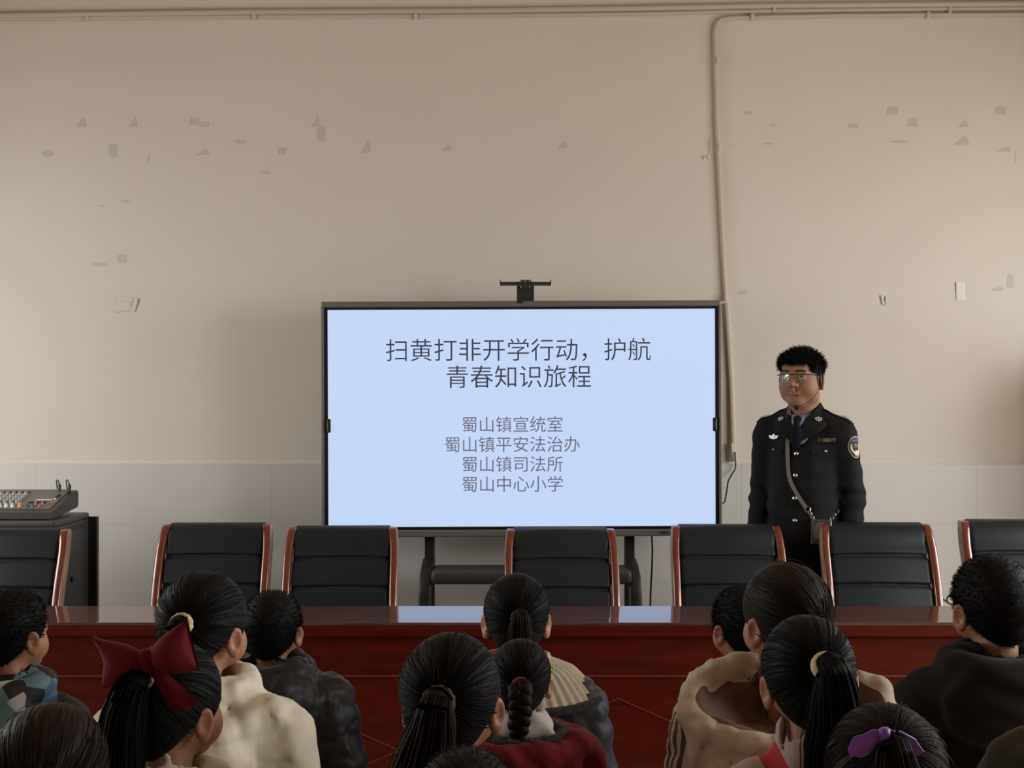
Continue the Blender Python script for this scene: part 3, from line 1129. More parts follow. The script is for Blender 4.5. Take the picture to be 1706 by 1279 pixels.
def hair_mat(name, col, rough=0.55):
    """combed hair: fine streaks along the flow vector stored on the surface"""
    m = bpy.data.materials.new(name)
    m.use_nodes = True
    nt = m.node_tree
    b = nt.nodes['Principled BSDF']
    b.inputs['Roughness'].default_value = rough
    b.inputs['Specular IOR Level'].default_value = 0.12
    at = nt.nodes.new('ShaderNodeAttribute')
    at.attribute_name = 'flow'
    n = nt.nodes.new('ShaderNodeTexNoise')
    n.inputs['Scale'].default_value = 1.0
    n.inputs['Detail'].default_value = 5
    nt.links.new(at.outputs['Vector'], n.inputs['Vector'])
    r = nt.nodes.new('ShaderNodeValToRGB')
    r.color_ramp.elements[0].position, r.color_ramp.elements[1].position = 0.35, 0.72
    r.color_ramp.elements[0].color = (*[c * 0.55 for c in col], 1)
    r.color_ramp.elements[1].color = (*[c * 2.2 for c in col], 1)
    nt.links.new(n.outputs['Fac'], r.inputs['Fac'])
    nt.links.new(r.outputs['Color'], b.inputs['Base Color'])
    bp = nt.nodes.new('ShaderNodeBump')
    bp.inputs['Strength'].default_value = 0.6
    bp.inputs['Distance'].default_value = 0.004
    nt.links.new(n.outputs['Fac'], bp.inputs['Height'])
    nt.links.new(bp.outputs['Normal'], b.inputs['Normal'])
    return m


M['hair'] = hair_mat('black_hair', (0.0058, 0.0055, 0.0058))
M['hair_brown'] = hair_mat('dark_brown_hair', (0.013, 0.0085, 0.007))
M['strand'] = mat('hair_strands', (0.0062, 0.0058, 0.006), 0.6, spec=0.09)
M['strand_brown'] = mat('brown_hair_strands', (0.0135, 0.0085, 0.007), 0.6, spec=0.10)


# ---- head shape, unit child: face towards +Y, breadth 0.145
def head_skin(f, fr, s, k0=0.0):
    E = lambda c, r, k=0.0, op='add', R=None: f.ell([v * s for v in c], [v * s for v in r], k * s, op, fr, R)
    C = lambda a, b, ra, rb=None, k=0.0, op='add': f.cap([v * s for v in a], [v * s for v in b], ra * s, None if rb is None else rb * s, k * s, op, fr)
    E((0, -.012, .025), (.072, .088, .080))
    E((0, .024, -.034), (.057, .060, .064), .03)
    for sx in (-1, 1):
        E((sx * .036, .046, -.040), (.026, .026, .028), .03)
    E((0, .062, -.084), (.022, .020, .017), .03)
    for sx in (-1, 1):                                   # brow and eye sockets
        E((sx * .030, .094, .002), (.018, .014, .011), .012, 'sub')
        E((sx * .030, .0705, .002), (.0145, .0145, .0125), .004)
        C((sx * .012, .0815, .018), (sx * .045, .070, .019), .006, .004, .01)
    C((0, .082, .010), (0, .096, -.022), .006, .0095, .012)
    for sx in (-1, 1):
        E((sx * .0095, .088, -.026), (.007, .008, .006), .006)
        C((sx * .002, .0845, -.052), (sx * .018, .075, -.055), .0045, .003, .005)
        C((sx * .001, .0835, -.060), (sx * .015, .0755, -.0585), .005, .003, .005)
    C((-.019, .0815, -.0562), (.019, .0815, -.0562), .0016, None, .002, 'sub')
    for sx in (-1, 1):                                   # ears: tilted shell with a hollow, lobe below
        R = rot(yaw=sx * -0.55, roll=sx * 0.10)
        c = np.array((sx * .0795, -.008, -.018))
        E(c, (.0085, .019, .031), .006, 'add', R)
        E(c + R @ np.array((sx * .007, .002, .004)), (.0065, .011, .019), .004, 'sub', R)
        E(c + R @ np.array((0, .003, -.026)), (.0065, .009, .009), .006, 'add', R)
    return f


def hand(f, wrist, palm_dir, up, side, s, curl=0.55):
    """palm, four unequal bent fingers and a thumb leaving the side of the palm"""
    w = np.array(wrist, float)
    d = np.array(palm_dir, float); d /= np.linalg.norm(d)
    u = np.array(up, float); u -= d * (u @ d); u /= np.linalg.norm(u)
    v = np.cross(d, u) * side
    for t in (-1, 0, 1):
        f.cap(w, w + d * .065 * s + v * t * .022 * s, .017 * s, .012 * s, .012 * s)
    for i, (t, L) in enumerate(((1.15, .9), (.4, 1.0), (-.38, .95), (-1.1, .75))):
        p = w + d * .068 * s + v * t * .021 * s
        ang, r = 0.15, .0078 * s
        for j, seg in enumerate((.030, .022, .017)):
            ang += curl * (0.6 + .3 * j)
            q = p + (d * math.cos(ang) - u * math.sin(ang)) * seg * L * s + v * t * .002 * s
            f.cap(p, q, r, r * .9, .004 * s if j == 0 else .002 * s)
            p, r = q, r * .9
    p = w + d * .022 * s + v * .020 * s
    for seg, a in ((.030, .75), (.024, .45), (.018, .2)):
        q = p + (d * math.cos(a) + v * math.sin(a) - u * .35) * seg * s
        f.cap(p, q, .0098 * s, .0085 * s, .005 * s)
        p = q


def hairline(y):
    """height above which hair grows, by distance forward of the head centre"""
    return np.interp(y, [-.10, -.075, -.05, -.02, .010, .030, .045, .060, .075, .09], [-.100, -.088, -.070, -.050, -.030, -.012, .012, .046, .068, .078])


def hair_field(s, th, girl=True, res=.0042):
    f = Field(lin((-.11 * s, .11 * s, res)), lin((-.125 * s, .10 * s, res)), lin((-.125 * s, .125 * s, res)))
    f.ell((0, -.012 * s, .025 * s), tuple((v + th) * s for v in (.072, .088, .080)))
    f.ell((0, -.028 * s, -.040 * s), tuple((v + th * .8) * s for v in (.053, .056, .050)), .035 * s)
    f.ell((0, .024 * s, -.012 * s), tuple((v + th * .55) * s for v in (.060, .052, .060)), .03 * s)
    full = Field(f.xs, f.ys, f.zs)
    full.F = f.F.copy()
    f.cut(lambda x, y, z: (hairline((y + 0 * x) / s) * s + (.022 * s * np.clip(np.abs(x) / (.06 * s), 0, 1.2) ** 2 if girl else 0.012 * s * np.clip(np.abs(x) / (.06 * s), 0, 1.2) ** 2) * (y < 0) - z) * .75, .012 * s)
    # hollow for the ears
    return f, full


def radius_fn(full, s):
    o = np.array([0, -.012 * s, .01 * s])

    def r(dirs):
        lo = np.full(len(dirs), .02 * s)
        hi = np.full(len(dirs), .125 * s)
        for _ in range(18):
            m = (lo + hi) / 2
            ins = full.sample(o + dirs * m[:, None]) < 0
            lo = np.where(ins, m, lo)
            hi = np.where(ins, hi, m)
        return lo
    return o, r


def slerp_paths(d0, d1, m):
    """great-circle paths from each d0 to its d1"""
    c = np.clip((d0 * d1).sum(1), -1, 1)
    w = np.arccos(c)[:, None, None]
    t = np.linspace(0, 1, m)[None, :, None]
    sw = np.sin(w) + 1e-6
    return (np.sin((1 - t) * w) * d0[:, None] + np.sin(t * w) * d1[:, None]) / sw


def unit(v):
    v = np.asarray(v, float)
    return v / np.linalg.norm(v, axis=-1, keepdims=True)


def flow_attr(V, o, tie, ku, kv):
    d = unit(V - o)
    t = unit(tie)
    a = unit(np.cross(t, [0.13, 0.2, 1.0]))
    b = np.cross(t, a)
    ph = np.arctan2(d @ b, d @ a)
    th = np.arccos(np.clip(d @ t, -1, 1))
    sp = np.minimum(1, np.sin(th) * 1.2 + .15)
    return np.stack([np.cos(ph) * ku * sp, np.sin(ph) * ku * sp, th * kv], 1)


def combed_hair(s, tie_dir, parent, fr, n=420, th=.012, m='hair', ms='strand'):
    f, full = hair_field(s, th)
    V, Q = f.mesh()
    o, rf = radius_fn(full, s)
    at = flow_attr(V, o, np.array(tie_dir, float), 16, 2.0)
    n0 = len(V)
    # strands riding on the shell, from the hairline to the tie
    ph = RNG.uniform(0, 2 * PI, n)
    el = RNG.uniform(-.55, .9, n)
    d0 = np.stack([np.cos(ph) * np.cos(el), np.sin(ph) * np.cos(el), np.sin(el)], 1)
    p0 = o + d0 * rf(d0)[:, None]
    keep = p0[:, 2] > hairline(p0[:, 1] / s) * s + .004
    d0 = d0[keep]
    t = unit(np.asarray(tie_dir, float))
    d1 = unit(t[None] + RNG.normal(0, .05, (len(d0), 3)))
    pth = slerp_paths(d0, d1, 13)
    lift = (RNG.uniform(-.0004, .0012, len(d0)) + (RNG.random(len(d0)) < .12) * RNG.uniform(0, .006, len(d0)))[:, None] * np.sin(np.linspace(0.15, 1, 13) * PI)[None] * s
    flat = pth.reshape(-1, 3)
    r = rf(flat).reshape(len(d0), 13)
    paths = o + pth * (r + lift)[..., None]
    sV, sQ = strands_mesh(paths, .0007 * s, .0006 * s)
    Va, Qa = join([(V, Q), (sV, sQ)])
    att = np.concatenate([at, np.zeros((len(sV), 3))])
    idx = np.concatenate([np.zeros(len(Q), int), np.ones(len(sQ), int)])
    Va = Va @ fr.R.T + fr.o
    ob = big_mesh('hair', Va, Qa, [M[m], M[ms]], parent, idx, att)
    tp = o + t * float(rf(t[None])[0])
    return fr.w(tp), fr.R @ t, ob


def short_hair(s, parent, fr, n=5200, th=.009, length=.010, m='hair', ms='strand', spike=0.12):
    f, full = hair_field(s, th, girl=False)
    V, Q = f.mesh()
    o, rf = radius_fn(full, s)
    crown = unit(np.array([.1, -.55, .83]))
    at = flow_attr(V, o, crown, 22, 3.0)
    d0 = unit(RNG.normal(0, 1, (n, 3)))
    p0 = o + d0 * rf(d0)[:, None]
    keep = (p0[:, 2] > hairline(p0[:, 1] / s) * s + .004) & (f.sample(p0 - d0 * .004) < -.001)
    d0, p0 = d0[keep], p0[keep]
    away = unit(d0 - crown[None] * (d0 @ crown)[:, None] + RNG.normal(0, .25, d0.shape))
    tt = np.linspace(0, 1, 4)[None, :, None]
    L = length * s * RNG.uniform(.6, 1.2, (len(d0), 1, 1))
    up = (spike * tt - .35 * spike * tt ** 2)
    paths = p0[:, None] - d0[:, None] * .001 + (away[:, None] * tt + d0[:, None] * up) * L
    sV, sQ = strands_mesh(paths, .0008 * s, .0003 * s)
    Va, Qa = join([(V, Q), (sV, sQ)])
    att = np.concatenate([at, np.zeros((len(sV), 3))])
    idx = np.concatenate([np.zeros(len(Q), int), np.ones(len(sQ), int)])
    return big_mesh('hair', Va @ fr.R.T + fr.o, Qa, [M[m], M[ms]], parent, idx, att)


def spline(pts, n):
    """Catmull-Rom through the points"""
    p = np.array(pts, float)
    p = np.vstack([2 * p[0] - p[1], p, 2 * p[-1] - p[-2]])
    out = []
    k = len(p) - 3
    for u in np.linspace(0, k - 1e-6, n):
        i = int(u)
        t = u - i
        a, b, c, d = p[i:i + 4]
        out.append(.5 * ((2 * b) + (-a + c) * t + (2 * a - 5 * b + 4 * c - d) * t ** 2 + (-a + 3 * b - 3 * c + d) * t ** 3))
    return np.array(out)


def ponytail(parent, pts, radii, s, n=260, m='strand', name='ponytail', twist=0.0, wisp=.15):
    """bundle of strands around a core that follows the given points"""
    k = 22
    c = spline(pts, k)
    rr = np.interp(np.linspace(0, 1, k), np.linspace(0, 1, len(radii)), radii) * s
    core = MB().tube([Vector(p) for p in c], list(rr * .86), n=14)
    t = unit(np.gradient(c, axis=0))
    a = unit(np.cross(t, [0.2, 1, 0.1]))
    b = np.cross(t, a)
    ph = RNG.uniform(0, 2 * PI, n)[:, None] + twist * np.linspace(0, 1, k)[None]
    q = RNG.uniform(.80, 1.06, n)[:, None] * (1 + (RNG.random(n) < wisp)[:, None] * RNG.uniform(0, .35, n)[:, None] * np.linspace(0, 1, k)[None] ** 1.5)
    wob = .05 * np.sin(np.linspace(0, 7, k)[None] + ph * 3)
    off = (q + wob)[..., None] * rr[None, :, None]
    paths = c[None] + (a[None] * np.cos(ph)[..., None] + b[None] * np.sin(ph)[..., None]) * off
    sV, sQ = strands_mesh(paths, .0016 * s, .0009 * s)
    cV_, cF_ = np.array([tuple(v) for v in core.V]), [f for f in core.F if len(f) == 4]
    Va, Qa = join([(cV_, np.array(cF_)), (sV, sQ)])
    return big_mesh(name, Va, Qa, M[m], parent)


def torus(parent, name, c, nrm, R, r, m, squash=(1, 1), rough=0.0):
    n = unit(np.array(nrm, float))
    a = unit(np.cross(n, [0.1, 0.2, 1]))
    b = np.cross(n, a)
    V, F = [], []
    A, B = 30, 12
    for i in range(A):
        u = 2 * PI * i / A
        e = a * math.cos(u) * squash[0] + b * math.sin(u) * squash[1]
        for j in range(B):
            v = 2 * PI * j / B
            rr = r * (1 + rough * math.sin(u * 11 + v * 2))
            V.append(np.array(c) + e * (R + rr * math.cos(v)) + n * rr * math.sin(v) * 1.3)
    for i in range(A):
        for j in range(B):
            F.append((i * B + j, ((i + 1) % A) * B + j, ((i + 1) % A) * B + (j + 1) % B, i * B + (j + 1) % B))
    return big_mesh(name, V, F, M[m], parent)


def zoned(name, cols, rough=0.8):
    """cloth whose colour fields are bounded by the zone values stored on the surface"""
    m = fabric(name, cols[0], rough)
    nt = m.node_tree
    b = nt.nodes['Principled BSDF']
    at = nt.nodes.new('ShaderNodeAttribute')
    at.attribute_name = 'flow'
    sp = nt.nodes.new('ShaderNodeSeparateXYZ')
    nt.links.new(at.outputs['Vector'], sp.inputs[0])
    src = b.inputs['Base Color'].links[0].from_socket
    for i, c in enumerate(cols[1:]):
        g = nt.nodes.new('ShaderNodeMath'); g.operation = 'GREATER_THAN'; g.inputs[1].default_value = 0
        nt.links.new(sp.outputs[i], g.inputs[0])
        mx = nt.nodes.new('ShaderNodeMix'); mx.data_type = 'RGBA'
        nt.links.new(g.outputs[0], mx.inputs['Factor'])
        nt.links.new(src, mx.inputs['A'])
        mx.inputs['B'].default_value = (*c, 1)
        src = mx.outputs['Result']
    nt.links.new(src, b.inputs['Base Color'])
    return m


# ---- seated child
def kid_body(parent_name, label, X, Y, H, s, fr, drop=0.0):
    """skin: head, neck, trunk, arms, hands, legs as one surface; origin on the floor below the head"""
    g = .0042
    zf = -H / s                                            # floor in unit coordinates
    f = Field(lin((-.24 * s, -.105 * s, .010), (-.105 * s, .105 * s, g), (.105 * s, .24 * s, .010)),
              lin((-.17 * s, -.105 * s, .010), (-.105 * s, .33 * s, .0048), (.33 * s, .56 * s, .014)),
              lin((-H - .01, -.60 * s, .016), (-.60 * s, -.46 * s, .0055), (-.46 * s, -.14 * s, .012), (-.14 * s, .13 * s, g)))
    head_skin(f, fr, s)
    q = lambda *v: tuple(t * s for t in v)
    f.cap(fr.w(q(0, -.022, -.055)), q(0, -.028, -.165), .042 * s, .047 * s, .02 * s)
    f.cap(q(-.10 + drop, -.03, -.205 - drop * 1.6), q(.10 - drop, -.03, -.205 - drop * 1.6), .042 * s, .042 * s, .03 * s)
    f.ell(q(0, -.03, -.31 - drop), q(.115, .075, .13), .04 * s)
    f.ell(q(0, -.02, -.46), q(.105, .08, .12), .04 * s)
    for sx in (-1, 1):
        e, w = q(sx * .170, -.02, -.395), q(sx * .085, .18, -.49)
        f.cap(q(sx * (.135 + drop * .3), -.03, -.215 - drop * 1.2), e, .038 * s, .030 * s, .02 * s)
        f.cap(e, w, .030 * s, .021 * s, .01 * s)
        hand(f, w, (-sx * .35, .9, -.18), (0, .2, 1), -sx, s * .8, .35)
        kn, an = q(sx * .085, .25, -.55), q(sx * .085, .15, zf + .07)
        f.cap(q(sx * .065, -.0, -.56), kn, .068 * s, .048 * s, .03 * s)
        f.cap(kn, an, .048 * s, .030 * s, .02 * s)
        f.cap(an, q(sx * .09, .25, zf + .030), .028 * s, .024 * s, .02 * s)
    V, Q = f.mesh()
    V[:, 2] += H
    c = (centers(V, Q) - [0, 0, H] - fr.o) @ fr.R / s
    lip = (c[:, 1] > .066) & (np.abs(c[:, 2] + .0565) < .0075) & (np.abs(c[:, 0]) < .020)
    o = big_mesh('person', V, Q, [M['skin'], M['lip']], None, lip.astype(int))
    o.location = (X, Y, 0)
    tag(o, label, 'person', 'children watching in front of the table')
    # eyes and brows
    for sx in (-1, 1):
        mb = MB()
        ce = fr.w(np.array((sx * .030, .0755, .002)) * s) + [0, 0, H]
        mb.lathe([(.0001, -.0105 * s), (.007 * s, -.0078 * s), (.0105 * s, 0), (.007 * s, .0078 * s), (.0001, .0105 * s)], ce, 'y', 16)
        ci = fr.w(np.array((sx * .030, .0838, .002)) * s) + [0, 0, H]
        mb.lathe([(.0001, -.003 * s), (.0045 * s, -.001 * s), (.0045 * s, .001 * s), (.0001, .0028 * s)], ci, 'y', 14, m=1)
        mb.build('eye', [M['eye_white'], M['iris']], o)
    return o


def clothes(H, s, t, extra=None, disp=None, res=.0085, arm=.0, neck_gap=.0, shoulder=0.0):
    f = Field(lin((-.31 * s, .31 * s, res)), lin((-.26 * s, .36 * s, res)), lin((-.66 * s, .06 * s, res)))
    q = lambda *v: tuple(u * s for u in v)
    w = .15 + shoulder
    f.cap(q(-w + .045, -.03, -.205), q(w - .045, -.03, -.205), (.048 + t) * s, None, .03 * s)
    f.ell(q(0, -.03, -.31), q(.125 + t, .085 + t, .15), .05 * s)
    f.ell(q(0, -.02, -.47), q(.125 + t, .10 + t, .16), .06 * s)
    for sx in (-1, 1):
        e = q(sx * (.182 + shoulder), -.02, -.40)
        f.cap(q(sx * w, -.03, -.215), e, (.044 + t + arm) * s, (.037 + t + arm) * s, .03 * s)
        f.cap(e, q(sx * .098, .155, -.482), (.037 + t + arm) * s, (.028 + t * .7) * s, .02 * s)
    f.cap(q(0, -.027, -.10), q(0, -.03, -.17), .060 * s, .075 * s, .04 * s)
    if extra:
        extra(f, q)
    # open at the neck
    f.cap(q(0, -.02, .05), q(0, -.024, -.155), (.052 + neck_gap) * s, None, .008 * s, 'sub')
    if disp:
        f.disp(disp)
    V, Q = f.mesh()
    return V, Q


def wrinkle(a, sc, seed):
    r = np.random.default_rng(seed)
    ks = [(r.normal(0, sc, 3), r.uniform(0, 6)) for _ in range(5)]

    def d(x, y, z):
        o = 0
        for kk, ph in ks:
            o = o + np.sin(x * kk[0] + y * kk[1] + z * kk[2] + ph)
        return a * o / 2.2
    return d


def crease(a, sc, seed):
    """sharp valley folds running in a few warped directions"""
    r = np.random.default_rng(seed)
    ks = [(r.normal(0, sc, 3), r.normal(0, 40, 3), r.uniform(0, 6)) for _ in range(3)]

    def d(x, y, z):
        o = 0
        for kk, k2, ph in ks:
            w = x * kk[0] + y * kk[1] + z * kk[2] + ph + .9 * np.sin(x * k2[0] + y * k2[1] + z * k2[2])
            o = o + np.exp(-(np.sin(w) / .28) ** 2)
        return a * o
    return d


def both(*fs):
    return lambda x, y, z: sum(g(x, y, z) for g in fs)


fine = wrinkle(.0016, 120, 99)


def quilt(a, pitch, phase, wr):
    def d(x, y, z):
        c = np.abs(np.sin((z + .25 * np.abs(x) * 0 + phase) * PI / pitch))
        return 1.3 * a * (1 - c ** .6) + wr(x, y, z) + fine(x, y, z)
    return d


def trousers(parent, H, s, m):
    zf = -H / s
    f = Field(lin((-.22 * s, .22 * s, .012)), lin((-.16 * s, .52 * s, .012)), lin((-H + .06, -.44 * s, .012)))
    q = lambda *v: tuple(u * s for u in v)
    for sx in (-1, 1):
        f.cap(q(sx * .065, -.0, -.56), q(sx * .085, .25, -.55), .080 * s, .060 * s, .03 * s)
        f.cap(q(sx * .085, .25, -.55), q(sx * .085, .15, zf + .10), .060 * s, .05 * s, .02 * s)
    f.disp(wrinkle(.003, 60, 5))
    V, Q = f.mesh()
    V[:, 2] += H
    big_mesh('trousers', V, Q, m, parent)
    for sx in (-1, 1):
        g = Field(lin((-.06 * s, .06 * s, .007)), lin((-.09 * s, .17 * s, .007)), lin((-.01, .12, .007)))
        g.ell((0, .035 * s, .035), (.044 * s, .115 * s, .042)).cap((0, -.02 * s, .04), (0, -.02 * s, .095), .045 * s, .043 * s, .02)
        g.cut(lambda x, y, z: .0015 - z + 0 * x)
        V, Q = g.mesh()
        V += [sx * .088 * s, .18 * s, 0]
        big_mesh('shoe', V, Q, M['shoe'], parent)


M['shoe'] = mat('dark_shoe', (0.03, 0.03, 0.035), 0.5)
M['trouser'] = mat('navy_trousers', (0.02, 0.022, 0.035), 0.85, bump=0.1, bscale=200)


def fabric(name, col, rough=0.8, bump=0.15, bscale=250, var=0.12, vscale=9, sheen=0.1):
    return mat(name, col, rough, bump=bump, bscale=bscale, var=var, vscale=vscale, sheen=sheen)


M['cream'] = fabric('cream_nylon', (0.66, 0.61, 0.49), 0.6, .05, 40, var=.04)
M['cream2'] = fabric('beige_twill', (0.50, 0.43, 0.33), 0.75)
M['brown_lining'] = fabric('brown_lining', (0.10, 0.048, 0.030), 0.8)
M['stripe'] = fabric('brown_stripe', (0.075, 0.04, 0.028), 0.8)
M['black_nylon'] = fabric('black_nylon', (0.0085, 0.0085, 0.011), 0.55, .08, 40)
M['black_cotton'] = fabric('black_cotton', (0.0055, 0.0053, 0.005), 1.0, sheen=0)
M['grey_blue'] = fabric('slate_nylon', (0.032, 0.036, 0.046), 0.55, .08, 40)
M['red_wool'] = fabric('red_wool', (0.15, 0.005, 0.014), 1.0, .3, 220, sheen=0)
M['red_cloth'] = fabric('bright_red_cloth', (0.42, 0.006, 0.012), 0.8)
M['pink_white'] = fabric('pale_pink_cloth', (0.46, 0.36, 0.36), 0.8)
M['knit'] = fabric('cream_knit', (0.50, 0.46, 0.34), 0.95, .3, 160)
M['dark_trim'] = fabric('dark_trim', (0.022, 0.02, 0.02), 0.95, .5, 300)
M['fur'] = fabric('dark_fur', (0.018, 0.012, 0.010), 0.95, .8, 120)
M['white_collar'] = fabric('white_collar', (0.55, 0.52, 0.49), 0.8)
M['velvet'] = fabric('dark_red_velvet', (0.135, 0.004, 0.012), 1.0, .1, 200, sheen=.0)
M['tie_yellow'] = fabric('pale_yellow_scrunchie', (0.62, 0.50, 0.24), 0.85, .4, 150)
M['tie_cream'] = fabric('cream_scrunchie', (0.66, 0.55, 0.34), 0.8, .15, 150)
M['tie_red'] = fabric('red_hair_elastic', (0.35, 0.015, 0.02), 0.7)
M['tie_tan'] = fabric('tan_hair_band', (0.20, 0.10, 0.065), 0.8, .5, 150)
M['tie_brown'] = fabric('brown_hair_band', (0.05, 0.024, 0.022), 0.8, .5, 150)
M['purple'] = mat('purple_satin', (0.20, 0.06, 0.42), 0.35, sheen=.3, var=.4, vscale=30)
M['grey_coat'] = fabric('charcoal_coat', (0.028, 0.029, 0.029), 0.7)
M['fur_pale'] = fabric('pale_fur', (0.20, 0.19, 0.15), 0.95, .8, 120)


def patchwork():
    """printed nylon: teal, navy, black and white angular patches"""
    m = bpy.data.materials.new('patchwork_print')
    m.use_nodes = True
    nt = m.node_tree
    b = nt.nodes['Principled BSDF']
    b.inputs['Roughness'].default_value = 0.65
    tc = nt.nodes.new('ShaderNodeTexCoord')
    vo = nt.nodes.new('ShaderNodeTexVoronoi')
    vo.inputs['Scale'].default_value = 24
    nt.links.new(tc.outputs['Object'], vo.inputs['Vector'])
    sp = nt.nodes.new('ShaderNodeSeparateColor')
    nt.links.new(vo.outputs['Color'], sp.inputs[0])
    r = nt.nodes.new('ShaderNodeValToRGB')
    r.color_ramp.interpolation = 'CONSTANT'
    cols = [(0, (.012, .012, .018)), (.30, (.13, .25, .31)), (.54, (.50, .50, .51)), (.72, (.02, .018, .04)), (.84, (.06, .13, .22))]
    for i, (p, c) in enumerate(cols):
        e = r.color_ramp.elements[i] if i < 2 else r.color_ramp.elements.new(p)
        e.position = p
        e.color = (*c, 1)
    nt.links.new(sp.outputs[0], r.inputs['Fac'])
    nt.links.new(r.outputs['Color'], b.inputs['Base Color'])
    return m


M['patchwork'] = patchwork()


def place(px, top, d, s, off=.118):
    """floor point and head height for a head whose hair top is at (px, top) in the photograph"""
    p = P(px, top, d)
    return p.x, d, p.z - off * s


def top_mesh(parent, name, VQ, H, m, idx=None):
    V, Q = VQ
    V = V.copy()
    V[:, 2] += H
    return big_mesh(name, V, Q, m, parent, idx)


def hood_ring(cx, cy, cz, rx, ry, tilt, n=18, wave=0.0, seed=0):
    r = np.random.default_rng(seed)
    out = []
    for i in range(n):
        a = 2 * PI * i / n
        w = 1 + wave * r.uniform(-1, 1)
        x, y = rx * math.cos(a) * w, ry * math.sin(a) * w
        out.append((cx + x, cy + y, cz + tilt * y + wave * .06 * r.uniform(-1, 1)))
    return out


def up(v, H):
    return np.array(v, float) + [0, 0, H]


# 1: boy in the printed jacket, far left
X, Y, H = place(20, 980, 2.75, .90, .112)
s = .90
fr = Frame3(rot(yaw=-.45))
b = kid_body('person', 'boy at the far left edge in a teal, black and white printed jacket', X, Y, H, s, fr)
short_hair(s, b, fr.__class__(fr.R, (0, 0, H)), th=.010, length=.010)


def ex(f, q):
    f.ring([q(*v) for v in hood_ring(0, -.045, -.125, .092, .075, .12)], .030 * s, .02 * s)
    f.ell(q(0, -.115, -.19), q(.105, .05, .075), .03 * s)


top_mesh(b, 'jacket', clothes(H, s, .016, ex, quilt(.005, .07, 0, wrinkle(.003, 50, 1))), H, M['patchwork'])
trousers(b, H, s, M['trouser'])

# 2: head at the bottom left
X, Y, H = place(84, 1168, 1.62, .91)
s = .91
fr = Frame3(rot(yaw=.1))
b = kid_body('person', 'child at the bottom left corner, only the brown crown of the head in view', X, Y, H, s, fr)
tp, td, _ = combed_hair(s, (0.1, -.8, -.35), b, Frame3(fr.R, (0, 0, H)), m='hair_brown', ms='strand_brown')
ponytail(b, [tp, tp + td * .03 + [0, 0, -.02], tp + [0, -.03, -.1], tp + [0, -.02, -.2]], [.018, .022, .024, .008], s, m='strand_brown')
top_mesh(b, 'jacket', clothes(H, s, .015, None, wrinkle(.003, 50, 2)), H, M['grey_coat'])
trousers(b, H, s, M['trouser'])

# 3: girl with the big red bow
X, Y, H = place(290, 1066, 2.0, .925)
s = .925
fr = Frame3(rot(yaw=-.50, roll=.04))
b = kid_body('person', 'girl with a big dark red velvet bow and long ponytail', X, Y, H, s, fr)
tp, td, _ = combed_hair(s, (.24, -.80, .55), b, Frame3(fr.R, (0, 0, H)))
ponytail(b, [tp - td * .005, tp + td * .028 + [-.004, 0, -.004], tp + td * .03 + [-.022, -.004, -.06], tp + td * .02 + [-.032, 0, -.13], tp + td * .01 + [-.025, 0, -.22]],
         [.013, .021, .033, .036, .014], s, 420, wisp=.4)
torus(b, 'hair_band', tp + td * .012, td, .014 * s, .0065 * s, 'tie_tan', rough=.12)


def bow(parent, c, R, s, m):
    """two gathered fabric loops, a knot and two tails"""
    V, F = [], []
    nu, nv = 14, 22
    for sx in (-1, 1):
        base = len(V)
        for i in range(nu):
            u = i / (nu - 1)
            w = .012 + .036 * u ** .85
            x = sx * (.006 + .066 * u)
            for j in range(nv):
                a = 2 * PI * j / nv
                th = .0045 + .017 * math.sin(u * PI) ** .8 + .002
                fold = .004 * u * math.sin(a * 3 + sx)
                V.append((x + sx * .010 * u * abs(math.sin(a)), -.004 + th * math.cos(a) + fold, (w + .004 * math.sin(5 * u)) * math.sin(a) + .012 * u * u))
        for i in range(nu - 1):
            for j in range(nv):
                F.append((base + i * nv + j, base + (i + 1) * nv + j, base + (i + 1) * nv + (j + 1) % nv, base + i * nv + (j + 1) % nv))
        F.append(tuple(base + (nu - 1) * nv + j for j in range(nv)))
    mb = MB()
    mb.add(V, F, 0, True)
    mb.lathe([(.002, -.019), (.010, -.015), (.012, 0), (.010, .015), (.002, .019)], (0, -.008, 0), 'z', 16)
    for sx, L, dx in ((1, .085, .050), (-1, .070, -.050)):
        T, G = [], []
        for i in range(9):
            u = i / 8
            for j in range(5):
                v = j / 4 - .5
                T.append((dx * u + sx * .0 + v * (.016 + .038 * u), -.004 - .004 * math.sin(v * 6 + u * 3), -.006 - L * u + (.012 * abs(v) * 2 if i == 8 else 0)))
        nT = len(T)
        T2 = T + [(x, y + .0025, z) for x, y, z in T]
        for i in range(8):
            for j in range(4):
                a = i * 5 + j
                G.append((a, a + 1, a + 6, a + 5))
                G.append((nT + a, nT + a + 5, nT + a + 6, nT + a + 1))
        mb.add(T2, G, 0, True)
    xf = Matrix.Translation(Vector(c)) @ Matrix(np.asarray(R).tolist()).to_4x4() @ Matrix.Scale(s, 4)
    return mb.build('bow', M[m], parent, xf=xf)


bow(b, tp + td * .016 + [.012, -.004, .030], rot(yaw=-.15, roll=-.22), .98, 'velvet')


def ex(f, q):
    f.ring([q(*v) for v in hood_ring(0, -.03, -.135, .085, .07, .1)], .026 * s, .02 * s)
    f.ell(q(.02, -.12, -.23), q(.15, .06, .07), .03 * s)


top_mesh(b, 'jacket', clothes(H, s, .02, ex, quilt(.006, .075, 0, wrinkle(.004, 45, 3))), H, M['cream'])
trousers(b, H, s, M['trouser'])

